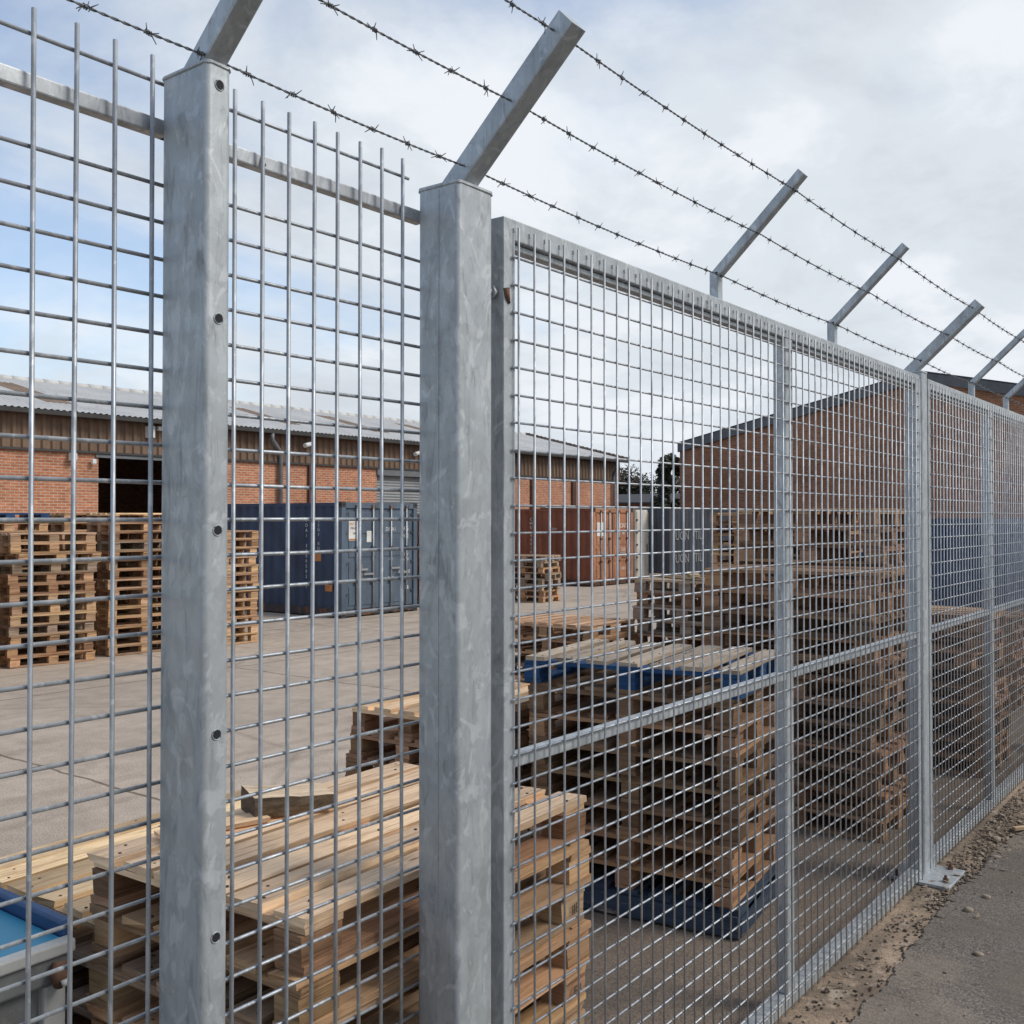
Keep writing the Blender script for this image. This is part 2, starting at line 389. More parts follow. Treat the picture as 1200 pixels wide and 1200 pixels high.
def text_mesh(txt, size, mat, extrude=.001):
    cu = bpy.data.curves.new('lettering', 'FONT'); cu.body = txt; cu.size = size; cu.extrude = extrude; cu.align_x = 'CENTER'; cu.align_y = 'CENTER'
    cu.resolution_u = 2
    o = bpy.data.objects.new('tmp', cu); COL.objects.link(o)
    dg = bpy.context.evaluated_depsgraph_get(); dg.update()
    me = bpy.data.meshes.new_from_object(o.evaluated_get(dg)); me.materials.clear(); me.materials.append(mat)
    bpy.data.objects.remove(o); return me

# ------------------------------------------------------------------ ground
def struct(o): o['kind'] = 'structure'; return o
g = MB().box((-300, -300, -.3), (500, 400, 0)); struct(g.build('ground', M['concrete']))
def wob_strip(x0, x1, ya, yb, z, amp, step=.12, ampb=0.0):
    mb = MB(); n = int((x1 - x0)/step); a = None
    wa = wb = 0
    for i in range(n + 1):
        x = x0 + (x1 - x0)*i/n
        wa = wa*.8 + rnd.uniform(-amp, amp); wb = wb*.8 + rnd.uniform(-ampb, ampb)
        mb.v += [(x, ya + wa, z), (x, yb + wb, z)]
    for i in range(n):
        b = i*2; mb.face((b, b+2, b+3, b+1), [(0, 0)]*4)
    return mb
struct(wob_strip(-20, 60, -.6, 2.0, .004, 0, .12, .06).build('yard_tarmac', M['tarmac']))
struct(wob_strip(-20, 60, -1.2, .12, .008, 0, .1, .02).build('verge', M['verge']))
# outside pavement: asphalt laid with a broken edge, a real 14 mm lip
pv = MB(); w = 0; edge = []; x = -10
while x < 60:
    fine = 2.5 < x < 16; st = .018 if fine else .12
    w = w*(.97 if fine else .86) + rnd.uniform(-.007, .007)*(1 if fine else 2.2)
    edge.append((x, -.235 + w + .035*math.sin(x*1.3) + rnd.uniform(-.009, .009) - (.06*rnd.random() if rnd.random() < .03 else 0))); x += st
n = len(edge) - 1
for (x, y) in edge: pv.v += [(x, -120, .022), (x, y - .012, .022 - rnd.uniform(0, .004)), (x, y + rnd.uniform(0, .012), .002)]
for i in range(n):
    b = i*3; pv.face((b, b+3, b+4, b+1), [(0,0)]*4); pv.face((b+1, b+4, b+5, b+2), [(0,0)]*4)
struct(pv.build('pavement', M['asphalt']))

def pebble(mb, x, y, z, r, flat=.6):
    a = len(mb.v); n = 6; rot = rnd.uniform(0, 6.28); sx = rnd.uniform(.7, 1.5)
    def pt(an, rr, h):
        px, py = rr*math.cos(an)*sx, rr*math.sin(an)
        return (x + px*math.cos(rot) - py*math.sin(rot), y + px*math.sin(rot) + py*math.cos(rot), z + h)
    for h, k in ((-.2, .8), (.35, 1), (.8, .62)):
        for i in range(n): mb.v.append(pt(6.283*i/n + h, r*k*rnd.uniform(.75, 1.2), r*h*flat))
    mb.v.append((x, y, z + r*flat*rnd.uniform(.9, 1.1)))
    for j in range(2):
        for i in range(n):
            i2 = (i+1) % n; mb.face((a+j*n+i, a+j*n+i2, a+(j+1)*n+i2, a+(j+1)*n+i), [(0,0)]*4, True)
    for i in range(n): mb.face((a+2*n+i, a+2*n+(i+1) % n, a+3*n), [(0,0)]*3, True)
grav = MB(); crumb = MB(); leafl = MB()
for k in range(5200):
    x = rnd.uniform(3.6, 13)
    d = abs(rnd.gauss(0, .16)) if x > 5.9 else abs(rnd.gauss(0, .10))
    if x < 5.9 and rnd.random() < .55: continue
    y = -.03 - d
    if x > 6.4 or rnd.random() < .5: pebble(rnd.choice((grav, crumb, crumb) if x < 6.3 else (grav, crumb)), x, y, .012, rnd.uniform(.0025, .0085) * (1.6 if rnd.random() < .06 else 1))
for k in range(420):
    x = rnd.uniform(3.4, 12); y = -.25 - rnd.random()**1.6*2.2
    pebble(rnd.choice((grav, crumb)), x, y, .024, rnd.uniform(.002, .007))
for k in range(150):
    x = rnd.uniform(6.0, 8.8) if rnd.random() < .8 else rnd.uniform(4.4, 6); y = -.05 - abs(rnd.gauss(0, .13)); a = rnd.uniform(0, 6.28); l = rnd.uniform(.010, .034); w = l*rnd.uniform(.2, .5); b = len(leafl.v)
    c, s_ = math.cos(a), math.sin(a); z = .022 + rnd.uniform(0, .012)
    for (p, q_, h) in ((-l, 0, 0), (0, -w, .004), (l, 0, rnd.uniform(0, .016)), (0, w, .005)): leafl.v.append((x + p*c - q_*s_, y + p*s_ + q_*c, z + h))
    leafl.face((b, b+1, b+2, b+3), [(0,0)]*4)
for k in range(420):
    x = rnd.uniform(6.35, 10); y = -.06 - abs(rnd.gauss(0, .13)); pebble(rnd.choice((grav, grav, crumb)), x, y, .016, rnd.uniform(.004, .012)*(1.9 if rnd.random() < .07 else 1), rnd.uniform(.4, .8))
for k in range(260):
    x = rnd.uniform(5.7, 6.5); y = -.12 - abs(rnd.gauss(0, .09)); pebble(rnd.choice((grav, crumb, crumb)), x, y, .012, rnd.uniform(.004, .012))
for (x, y) in edge:
    if 3 < x < 12 and rnd.random() < .75: pebble(rnd.choice((crumb, crumb, grav)), x, y + rnd.uniform(-.02, .05), .012, rnd.uniform(.003, .010), .7)
tag(grav.build('gravel', M['stone']), 'small pale pebbles scattered along the fence foot and pavement', 'gravel', kind='stuff')
tag(crumb.build('soil_crumbs', M['soil']), 'dark soil crumbs gathered under the mesh fence', 'soil', kind='stuff')
tag(leafl.build('leaf_litter', M['leaflit']), 'dry leaves and chips along the foot of the fence', 'leaf litter', kind='stuff')
for (x, y, r, lb) in ((5.80, -.33, .028, 'rounded pale stone in the grit in front of the bolted base plate'),
                      (6.06, -.36, .024, 'smaller grey stone right of the pale stone below the base plate'),
                      (7.18, -.17, .036, 'pale flat stone by the fence foot beyond the base plate'),
                      (5.25, -.50, .020, 'small dark stone lying on the asphalt in the foreground')):
    mb = MB(); pebble(mb, 0, 0, .006, r, .75); tag(mb.build('stone', M['stone'], loc=(x, y, .016)), lb, 'stone')
mb = MB().box((-.10, -.014, 0), (.10, .014, .018), jit=.004, ruv=True)
o = mb.build('wood_scrap', M['wood'], loc=(7.55, -.28, .024)); o.rotation_euler.z = R(-35); o.color = (.5, .38, .25, 1)
tag(o, 'thin splinter of pale wood lying on the grit beside the fence', 'wood scrap')

# ------------------------------------------------------------------ fence
ARM0, ARM1 = Vector((0, .095, 2.955)), Vector((0, -.305, 3.325))    # post arm axis (y, z)
def arm_mesh(w, a, b, x=0):
    d = (b - a); L = d.length; t = d.normalized(); nrm = Vector((0, -t.z, t.y))
    mb = MB(); mat = Matrix.Translation(a) @ Matrix((Vector((1,0,0)), t, Vector((0, -t.z, t.y)))).transposed().to_4x4()
    prof = rrect(-w/2, -w/2, w/2, w/2, .006, 2)
    k = len(mb.v); n = len(prof)
    for yy in (0, L):
        for (p, q_) in prof: mb.v.append((mat @ Vector((p, yy, q_)))[:])
    for i in range(n):
        j = (i+1) % n; mb.face((k+i, k+j, k+n+j, k+n+i), [(0,0)]*4, False)
    mb.face(tuple(range(k, k+n)), [(0,0)]*n); mb.face(tuple(range(k+n, k+2*n)), [(0,0)]*n)
    return mb
def disc(mb, x, y, z, r, axis_y0, axis_y1, n=14):
    mb.prism([(x + r*math.cos(2*math.pi*i/n), z + r*math.sin(2*math.pi*i/n)) for i in range(n)], 1, axis_y0, axis_y1, True)
def make_post(x0, x1, depth, ztop, label, holes=(), plate=None, armw=.07, arm_dz=0.0, weld=False, ov=.002):
    cx_ = (x0 + x1)/2
    t = empty('fence_post', (cx_, 0, 0), label, 'fence post', 'galvanised fence posts')
    w = (x1 - x0)/2
    mb = MB(); mb.prism(rrect(-w, 0, w, depth, .014, 8), 2, .012, ztop)
    sh = mb.build('shaft', M['galv'], t, fix=True)
    cp = MB(); cp.prism(rrect(-w - ov, -ov, w + ov, depth + ov, .013, 4), 2, ztop, ztop + .006); cp.build('cap', M['galv'], t, fix=True)
    wl = MB(); ring = rrect(-w - .0005, -.0005, w + .0005, depth + .0005, .014, 5); ring.append(ring[0])
    wl.tube([(p[0] , p[1], ztop - .001 + rnd.uniform(-.0015, .0015)) for p in ring], [.0032 + rnd.uniform(-.001, .001) for _ in ring], 6, False); wl.build('weld_bead', M['galv'], t)
    if weld:
        sm_ = MB(); sm_.box((-w - .0015, depth*.47, .02), (-w + .001, depth*.47 + .004, ztop - .01)); sm_.build('weld_seam', M['galv'], t)
    a0, a1 = ARM0 + Vector((0, 0, arm_dz)), ARM1.copy()
    arm_mesh(armw, Vector((0, a0.y, a0.z)), a1).build('barb_arm', M['galv'], t, fix=True, loc=(0, 0, 0))
    for z in holes:
        h = MB(); disc(h, .0, 0, z, .0085, -.0016, .002); h.build('bolt_hole', M['hole'], t, fix=True)
        rg = MB(); rg.tube([(.0105*math.cos(a*6.2832/16), -.0012, z + .0105*math.sin(a*6.2832/16)) for a in range(17)], .0011, 5, False)
        rg.build('hole_rim', M['galv'], t)
    p0, p1, q0, q1 = plate if plate else (-w - .09, w + .09, -.08, depth + .08)
    pb = MB().box((p0, q0, .010), (p1, q1, .028)); pl = pb.build('base_plate', M['galv'], t, bevel=.003)
    for bx_, by_ in ((p0 + .10 if plate else p0 + .035, q0 + .045), (p1 - .035, q0 + .075 if plate else q0 + .035), (p0 + .035, q1 - .035), (p1 - .035, q1 - .035)):
        b = MB(); b.prism([(.016*math.cos(R(60*i)), .016*math.sin(R(60*i))) for i in range(6)], 2, .028, .044); b.prism([(.008*math.cos(R(45*i)), .008*math.sin(R(45*i))) for i in range(8)], 2, .044, .062)
        b.build('anchor_bolt', M['rustbolt'], pl, loc=(bx_, by_, 0), fix=True)
    return t
PA = make_post(1.239, 1.301, .152, 3.008, 'slim galvanised post with a column of bolt holes, at left of photo', (2.967, 2.498, 2.075, 1.67, 1.27), armw=.052, arm_dz=.02, ov=-.003)
PB = make_post(2.012, 2.157, .142, 2.970, 'thick galvanised gate post with capped top in the middle of the photo', armw=.062, weld=True)
PC = make_post(6.205, 6.312, .10, 2.955, 'far gate post standing on a rusty-bolted base plate at right', plate=(-.185, .175, -.165, .17), armw=.062)
PD = make_post(10.35, 10.50, .12, 2.955, 'farthest gate post beyond the second mesh gate', armw=.062)

MY = .160    # plane of the left mesh, behind the posts
def make_panel(x0, x1, label, xs, xe, xs0=None):
    xs0 = x0 if xs0 is None else xs0
    t = empty('mesh_fence_panel', ((x0 + x1)/2, MY, 0), label, 'fence panel', 'open mesh fence panels beside the slim post'); c = (x0 + x1)/2
    mb = MB()
    for x in xs: mb.tube([(x - c, -.010, .05), (x - c + rnd.uniform(-.002, .002), -.010, 1.4), (x - c + rnd.uniform(-.002, .002), -.010, 2.1 + .558*D + rnd.uniform(-.004, .004))], .0048, 8)
    z = 2.1 + .4063*D; zs = [2.1 + .531*D]
    while z > .06: zs.append(z); z -= .0772
    for k, z in enumerate(zs): mb.tube([(xs0 - c, 0, z), (0, 0, z + rnd.uniform(-.002, .002)), ((xe if k or x0 < 0 else 1.995) - c, 0, z)], .0044, 8)
    mb.build('wire_mesh', M['wire'], t)
    rb = MB(); rb.prism(rrect(.007, 2.1 + .470*D, .037, 2.1 + .490*D, .004, 2), 0, xs0 - c, xe - c); rb.build('top_rail', M['galv_rail'], t, fix=True)
    rb = MB(); rb.prism(rrect(.007, .10, .047, .145, .004, 2), 0, xs0 - c, xe - c); rb.build('bottom_rail', M['galv_rail'], t, fix=True)
    for x in (xs[2], xs[-1]):
        tabs = MB(); tabs.tube([(x - c + .008, -.006, 2.1 + .473*D), (x - c + .012, .006, 2.1 + .486*D)], .005, 6)
        tabs.build('weld_bead', M['galv'], t)
    return t
P_ = .0826
# verticals as seen: four left of the slim post, seven between the posts
base_x = 1.2165
make_panel(-.75, 1.236, 'open wire mesh panel at the left edge, left of the slim post', [base_x - P_*k for k in range(0, 23)][::-1], 1.285)
make_panel(1.304, 2.004, 'narrow wire mesh panel between the slim post and the gate post', [1.347 + .077*k for k in range(0, 9)], 2.06, 1.262)

def make_gate(x0, x1, mids, arms, label, hinge=True):
    t = empty('mesh_gate', (x0, 0, 0), label, 'gate', 'mesh gates with barbed wire on top')
    L = x1 - x0; zt = 2.1 + .4875*D; ft = .060
    zt -= 0
    def bar(name, lo, hi, mat='galv'):
        return MB().box(lo, hi).build(name, M[mat], t, bevel=.004)
    sd = .062
    bar('stile', (0, .006, .02), (.052, .006 + sd, zt)); bar('stile', (L - .06, .006, .02), (L, .006 + sd, zt))
    for m in mids: bar('stile', (m - x0 - .040, .007, .085), (m - x0 + .045, .006 + .055, zt - ft))
    bar('top_rail', (.052, .006, zt - ft), (L - .06, .006 + sd - .01, zt))
    # inner lip of the top rail
    bar('top_lip', (.052, .0225, zt - ft - .020), (L - .06, .006 + sd - .012, zt - ft - .001), 'galv')
    segs = [.052] + [m - x0 for m in mids] + [L - .06]
    for i in range(len(segs) - 1):
        a = segs[i] + (.045 if i else 0); b = segs[i+1] - (.040 if i < len(segs) - 2 else 0)
        bar('mid_rail', (a, .007, 1.410), (b, .050, 1.445))
    bar('bottom_rail', (.052, .006, .022), (L - .06, .006 + sd, .084))
    mb = MB(); nx = int(round((L - .11)/.0742)); px = (L - .105)/nx
    for i in range(nx + 1):
        x = .036 + .012 + px*i
        mb.tube([(x, -.0085, .025), (x + rnd.uniform(-.0015, .0015), -.0085, 1.5), (x, -.0085, zt - .026 + rnd.uniform(-.003, .003))], .0037, 6)
    z = zt - .108
    while z > .03:
        mb.tube([(.030, 0, z), (L*.5, 0, z + rnd.uniform(-.002, .002)), (L - .035, 0, z)], .0036, 6); z -= .0763
    mb.build('wire_mesh', M['gwire'], t)
    wl = MB().box((-.0075, .002, -.038), (-.004, .007, -.026)).mesh('weld_tab', M['galv'])
    for i in range(nx + 1): link('weld_tab', wl, t, (.048 + px*i, 0, zt))
    for a in arms:
        mb = MB(); w = .038
        mb.box((a - x0 - w/2, .028, zt - .001), (a - x0 + w/2, .028 + w, zt + .115))
        o = mb.build('barb_arm', M['galv'], t, bevel=.003)
        am2 = arm_mesh(w, Vector((0, .042, zt + .105)), Vector((0, -.30, zt + .105 + .325)))
        am2.build('barb_arm', M['galv'], t, loc=(a - x0, 0, 0), fix=True)
    if hinge:
        for hz in (2.72, .42):
            hb = MB(); hb.tube([(-.075, .042, hz), (.0, .042, hz)], .010, 10); hb.tube([(-.075, .042, hz + .045), (-.03, .042, hz + .035)], .009, 8)
            hb.tube([(-.042, .042, hz), (-.030, .042, hz)], .019, 6); hb.tube([(-.016, .042, hz), (-.005, .042, hz)], .019, 6)
            hb.build('hinge_bolt', M['galv'], t)
            rs = MB(); rs.tube([(.006, .003, hz + .01), (.010, .003, hz - .012), (.022, .0035, hz - .030)], [.010, .008, .003], 7); rs.build('rust_spot', M['rustbolt'], t)
    return t
make_gate(2.212, 6.172, (4.215,), (3.600, 4.857), 'long mesh gate hung on the thick post in the middle of the photo')
make_gate(6.352, 10.30, (7.96,), (7.577, 8.66), 'second mesh gate receding to the right edge beyond the far post', hinge=False)

# barbed wire strands
ARMX = [-1.6, -.3, .63, 1.27, 2.085, 3.600, 4.857, 6.255, 7.577, 8.66, 10.42]
bm_ = MB()
pts = []
for i in range(19):
    a = i*.9; pts.append((-.008 + .016*i/18, .0042*math.cos(a*1.25), .0045*math.sin(a*1.25)))
bm_.tube(pts, .0014, 5)
for s0, (dx, dy, dz) in ((-.007, (-.007, .006, .0145)), (.006, (.004, -.011, -.013)), (-.005, (-.003, -.013, .009)), (.008, (.008, .010, -.014))):
    bm_.tube([(s0, dy*.2, dz*.2), (s0 + dx, dy, dz)], [.0014, .0009], 5)
barb_me = bm_.mesh('barb', M['barb'])
for (y, z, lb) in ((-.272, 2.1 + .705*D, 'top strand of barbed wire at the tips of the slanted arms'),
                   (-.139, 2.1 + .622*D, 'middle strand of barbed wire through the slanted arms'),
                   (.0145, 2.1 + .543*D, 'lowest strand of barbed wire just above the fence top')):
    t = empty('barbed_wire', (0, y, z), lb, 'barbed wire', 'barbed wire strands')
    def sag(x):
        for a, b in zip(ARMX, ARMX[1:]):
            if a <= x <= b:
                f = (x - a)/(b - a); return -.016*(b - a)/1.3*4*f*(1 - f)*.6
        return 0
    mb = MB(); x0, x1 = .1, 10.42
    for ph in (0, math.pi):
        pp = []; x = x0
        while x < x1:
            an = x*2*math.pi/.045 + ph; pp.append((x, .0017*math.cos(an), sag(x) + .0017*math.sin(an))); x += .0085
        mb.tube(pp, .00155, 5)
    mb.build('strand', M['barb'], t)
    for ax_ in ARMX[3:]:
        tm = MB(); tm.tube([(ax_ - .034 + .010*i/3, .0045*math.cos(i*1.6), .0045*math.sin(i*1.6)) for i in range(5)], .0016, 5); tm.build('tie_wire', M['barb'], t)
    x = x0 + rnd.uniform(.02, .1)
    while x < x1:
        o = link('barb', barb_me, t, (x, 0, sag(x))); o.rotation_euler = (rnd.uniform(0, 6.28), rnd.uniform(-.15, .15), rnd.uniform(-.2, .2))
        x += .125 + rnd.uniform(-.014, .014)

# ------------------------------------------------------------------ pallets
NEWW, TAN, GREYW, BROWN, DARK = (.86, .61, .39), (.53, .335, .20), (.40, .31, .235), (.37, .22, .13), (.25, .16, .10)
STY = {}
def pallet_style(key, lx, ly, top_axis, nb, mat, nvar=3, jit=.004, topmat=None):
    """top boards run along top_axis (0: x, 1: y); outer size lx by ly by 0.144"""
    vs = []
    for v in range(nvar):
        top = MB(); bot = MB()
        L, Wd = (lx, ly) if top_axis == 0 else (ly, lx)
        wide = .114 if key == 'near' else .125 if nb == 5 else .118
        gap = (Wd - nb*wide)/(nb - 1)
        for i in range(nb):
            w0 = -Wd/2 + i*(wide + gap); e0 = rnd.uniform(-.012, .006); e1 = rnd.uniform(-.006, .012)
            w0 += rnd.uniform(-.006, .006); dz = rnd.uniform(-.003, .002)
            nseg = 4; xs = [(-L/2 - e0) + (L + e0 + e1)*k/nseg for k in range(nseg + 1)]
            lo, hi = (-L/2 - e0, w0, .122 + dz), (L/2 + e1, w0 + wide + rnd.uniform(-.012, .004), .144 + dz)
            if top_axis == 1: lo, hi = (lo[1], lo[0], lo[2]), (hi[1], hi[0], hi[2])
            top.box(lo, hi, jit=jit, ruv=True)
            if key in ('near', 'blue') and top_axis == 0:
                for kx in (-1, 0, 1):
                    for kk in (-1, 1):
                        nx_, ny_ = kx*(L/2 - .07) + kk*.03 + rnd.uniform(-.008, .008), w0 + wide*(.5 + kk*.25) + rnd.uniform(-.006, .006)
                        top.box((nx_ - .0035, ny_ - .0035, .140), (nx_ + .0035, ny_ + .0035, hi[2] + .0035), mi=2)
        for k in (-1, 0, 1):
            c = k*(L/2 - .07); lo, hi = (c - .066, -Wd/2, .1005), (c + .066, Wd/2, .1215)
            if top_axis == 1: lo, hi = (lo[1], lo[0], lo[2]), (hi[1], hi[0], hi[2])
            top.box(lo, hi, jit=jit*.6, ruv=True, mi=1 if topmat else 0)
        for k in (-1, 0, 1):
            c = k*(Wd/2 - .05); lo, hi = (-L/2, c - .05, .0), (L/2, c + .05, .0215)
            if top_axis == 1: lo, hi = (lo[1], lo[0], lo[2]), (hi[1], hi[0], hi[2])
            bot.box(lo, hi, jit=jit*.6, ruv=True)
        blk = []
        for u in range(2):
            b = MB().box((-.068, -.046, -.0385), (.068, .046, .0385), jit=.004, ruv=True)
            blk.append(b.mesh('block', M[mat]))
        vs.append((top.mesh('top_deck', [M[topmat or mat], M[mat], M['soil']]), bot.mesh('bottom_deck', M[mat]), blk))
    pos = [(i*(lx/2 - .070), j*(ly/2 - .050)) for i in (-1, 0, 1) for j in (-1, 0, 1)]
    if top_axis == 1: pos = [(i*(lx/2 - .050), j*(ly/2 - .070)) for i in (-1, 0, 1) for j in (-1, 0, 1)]
    STY[key] = (vs, pos, top_axis)
pallet_style('euro', 1.2, .8, 0, 5, 'wood', 4)
pallet_style('near', 1.34, .87, 0, 6, 'wood', 5, .007)
pallet_style('uk', .90, 1.17, 0, 7, 'wood', 4, .005)
pallet_style('blue', .92, 1.21, 0, 7, 'bluewood', 1, .003, 'wood')
pallet_style('oldblue', .92, 1.19, 0, 7, 'oldblue', 1, .003)
pallet_style('eurblue', 1.2, .8, 0, 5, 'bluewood', 1, .003)
pallet_style('cross', .85, 1.2, 1, 5, 'wood', 4, .006)
ORD = ['top', 'second', 'third', 'fourth', 'fifth', 'sixth', 'seventh', 'eighth', 'ninth', 'tenth', 'eleventh', 'twelfth', 'thirteenth', 'fourteenth', 'fifteenth', 'sixteenth']
H = .1446
def shade(c, v=.16):
    f = 1 + rnd.uniform(-v, v)*.9; return (min(c[0]*f, .9), min(c[1]*f*(1 + rnd.uniform(-.03, .03)), .8), min(c[2]*f*(1 + rnd.uniform(-.08, .08)), .8), 1)
def pallet(style, loc, rz, col, label, group, blockcol=None, topcol=None):
    vs, pos, ta = STY[style]; tm, bm, bl = rnd.choice(vs)
    r = empty('wooden_pallet', loc, label, 'pallet', group, rz)
    o = link('top_deck', tm, r); o.color = shade(topcol or col, .08)
    o = link('bottom_deck', bm, r); o.color = shade(col, .12)
    for (x, y) in pos:
        b = link('block', rnd.choice(bl), r, (x + rnd.uniform(-.005, .005), y + rnd.uniform(-.004, .004), .0605)); b.color = shade(blockcol or col, .22)
        b.rotation_euler.z = math.pi*rnd.choice((0, 1)) + (math.pi/2 if ta == 1 else 0)
    return r
def wstack(style, x, y, rz, n, palette, where, word='wooden', topcol=None, jx=.018, jr=1.3, topstyle=None, botstyle=None, z0=.006, hz=1.0):
    """x, y: centre. where: short phrase that singles out the stack"""
    lx_, ly_ = rnd.uniform(-.0035, .0035), rnd.uniform(-.0035, .0035)
    if style == 'near': lx_ = ly_ = 0
    out_ = []
    for k in range(n):
        c = rnd.choice(palette); st = style; wd = word; tc_ = None
        if k == n - 1:
            tc_ = topcol
            if topstyle: st, wd = topstyle, 'blue'
        if k == 0 and botstyle: st, wd = botstyle, 'blue'
        if k == 0: lab = f'{wd} pallet at bottom of {where}'
        elif k == n - 1: lab = f'{wd} pallet on top of {where}'
        else: lab = f'{wd} pallet, {ORD[n - 1 - k]} from top, in {where}'
        j = 1 if k else .3
        odd = 2.6 if (style == 'euro' or style == 'cross') and k and rnd.random() < .16 else 1
        j *= odd
        p_ = pallet(st, (x + lx_*k + rnd.uniform(-jx, jx)*j, y + ly_*k + rnd.uniform(-jx, jx)*j, z0 + k*H*hz), rz + R(rnd.uniform(-jr, jr))*j, c, lab, 'pallets of ' + where, topcol=tc_)
        out_.append(p_); p_.scale.z = hz
    return out_
Yc = lambda y: y - D
# foreground stack of new pale pallets behind the thick post
F1 = wstack('near', 2.325, Yc(2.36), R(2), 8, [(.47, .31, .185), BROWN, (.42, .30, .20), TAN], 'foreground stack behind the thick gate post', 'pale', NEWW, .014, .8, hz=.972)
wstack('near', 2.40, Yc(3.31), R(3), 6, [GREYW, TAN, GREYW], 'lower stack just behind the foreground stack', 'weathered', NEWW, .03, 2)
wstack('euro', 4.80, Yc(3.98), R(4), 7, [TAN, BROWN, BROWN], 'small stack just left of the thick post', 'wooden', NEWW, .03, 2.5)
F5 = wstack('uk', 5.12, Yc(2.85), R(8), 8, [BROWN, BROWN, DARK, (.37, .22, .125)], 'blue-topped stack behind the mesh gate', 'brown', None, .02, 1.2, None, 'oldblue', hz=1.028)
pallet('blue', (5.11, Yc(2.85), .006 + 8*H*1.028), R(9), GREYW, 'blue pallet with grey slats lying on the brown stack behind the gate', 'pallets of blue-topped stack behind the mesh gate', topcol=(.46, .375, .285))
wstack('uk', 9.08, Yc(6.15), R(2), 7, [TAN, GREYW, BROWN], 'stack above left end of the blue pallet', 'wooden', TAN, .03, 2)
wstack('cross', 9.95, Yc(4.96), R(-2), 10, [BROWN, DARK, GREYW, BROWN], 'jumbled stack behind the blue-topped one', 'brown', (.55, .42, .29), .035, 2.5)
wstack('cross', 7.13, Yc(2.72), R(2), 12, [BROWN, DARK, BROWN, (.36, .23, .135)], 'tall stack between gate middle bar and far post', 'brown', BROWN, .03, 1.8)
wstack('cross', 8.42, Yc(3.05), R(-2), 15, [BROWN, DARK, BROWN], 'tallest stack left of the far post', 'brown', (.54, .38, .23), .03, 1.8)
wstack('cross', 9.3, Yc(2.55), R(1), 9, [BROWN, DARK, TAN], 'stack just right of the far post', 'brown', None, .03, 1.8)
wstack('cross', 12.6, Yc(3.0), R(3), 7, [BROWN, DARK], 'low stack behind the second gate', 'dark', None, .03, 1.8)
wstack('euro', 14.35, Yc(6.33), R(1), 15, [TAN, BROWN, TAN], 'lattice-like stack below the brick gable', 'wooden', None, .02, 1)
wstack('euro', 14.5, Yc(5.40), R(-1), 15, [BROWN, TAN], 'stack right of the lattice-like one', 'brown', None, .02, 1)
PALS = [TAN, (.60, .39, .235), TAN, (.50, .34, .22), BROWN, GREYW]
wstack('euro', 6.32, Yc(14.5), R(-4), 13, PALS, 'stack cut off by the left edge', 'wooden', None, .03, 1.5)
wstack('euro', 7.78, Yc(14.5), R(-7), 13, PALS, 'second yard stack from the left edge', 'wooden', None, .03, 1.5)
wstack('euro', 9.28, Yc(14.55), R(-4), 15, PALS, 'tall yard stack left of the slim post', 'wooden', NEWW, .025, 1.2)
wstack('euro', 10.66, Yc(14.35), R(-3), 13, [TAN, (.68, .45, .27), (.64, .43, .26)], 'stack in front of the navy container', 'wooden', None, .025, 1.2)
wstack('euro', 7.80, Yc(16.0), R(-5), 15, PALS, 'back row stack under the blue pallet', 'wooden', None, .02, 1.2, 'eurblue')
wstack('euro', 9.3, Yc(16.0), R(-3), 15, PALS, 'back row stack beside the dark doorway', 'wooden', None, .02, 1.2)
wstack('cross', 20.95, Yc(15.3), R(6), 8, [(.55, .40, .28), TAN, GREYW], 'small stack before the red container', 'pale', None, .05, 4)

MB().box((-.478, -.595, .012), (-.4615, .595, .112), jit=.003, ruv=True).build('side_board', M['oldblue'], F5[0]).color = (.30, .25, .2, 1)
MB().box((-.46, -.609, .012), (.46, -.5965, .100), jit=.003, ruv=True).build('side_board', M['oldblue'], F5[0]).color = (.30, .25, .2, 1)
for k_, ch_ in ((5, 'IIB'), (3, 'EB')):
    st_ = link('stamp', text_mesh(ch_, .048, M['soil'], .0004), F1[k_], (.60, -.4425, .060)); st_.rotation_euler = (R(90), 0, 0)
# split timber offcut on the pale stack
t = empty('timber_offcut', (2.25, Yc(2.63), 1.139), 'split timber offcut lying on the pale foreground pallet stack', 'timber', None, R(-22))
mb = MB(); n = 9; ring = []
secs = []
for i in range(n + 1):
    x = -.135 + .27*i/n
    h = .078 + rnd.uniform(-.004, .004) ; w = .075 + rnd.uniform(-.006, .006)
    h *= 1.0 - .28*i/n; secs.append([(x + rnd.uniform(-.004, .004), -w*.9 + rnd.uniform(-.006, .006), .004), (x, -w + rnd.uniform(-.006, .004), h*.55), (x, -w*.90, h*.92), (x, w*.9, h*1.04), (x, w, h*.55), (x, w*.96, .004)])
for i in range(n):
    for k in range(6):
        k2 = (k+1) % 6; a = len(mb.v); mb.v += [secs[i][k], secs[i][k2], secs[i+1][k2], secs[i+1][k]]
        mb.face((a, a+1, a+2, a+3), [(0,0)]*4, False, 1 if k in (0, 1, 3, 4) and rnd.random() < .96 else 0)
for sct in (secs[0], secs[-1]):
    a = len(mb.v); mb.v += sct; mb.face(tuple(range(a, a+6)), [(0,0)]*6, False, 1)
mb.build('wood', [M['timber'], M['tbark']], t)
for (x, y, rz, l, lb) in ((1.98, 2.66, -14, .34, 'short pale slat lying loose left of the timber offcut'),):
    o = MB().box((-l/2, -.045, 0), (l/2, .045, .014), jit=.003, ruv=True).build('wooden_plank', M['wood'], loc=(x, Yc(y), 1.140)); o.rotation_euler.z = R(rz); o.color = NEWW + (1,)
    tag(o, lb, 'plank')
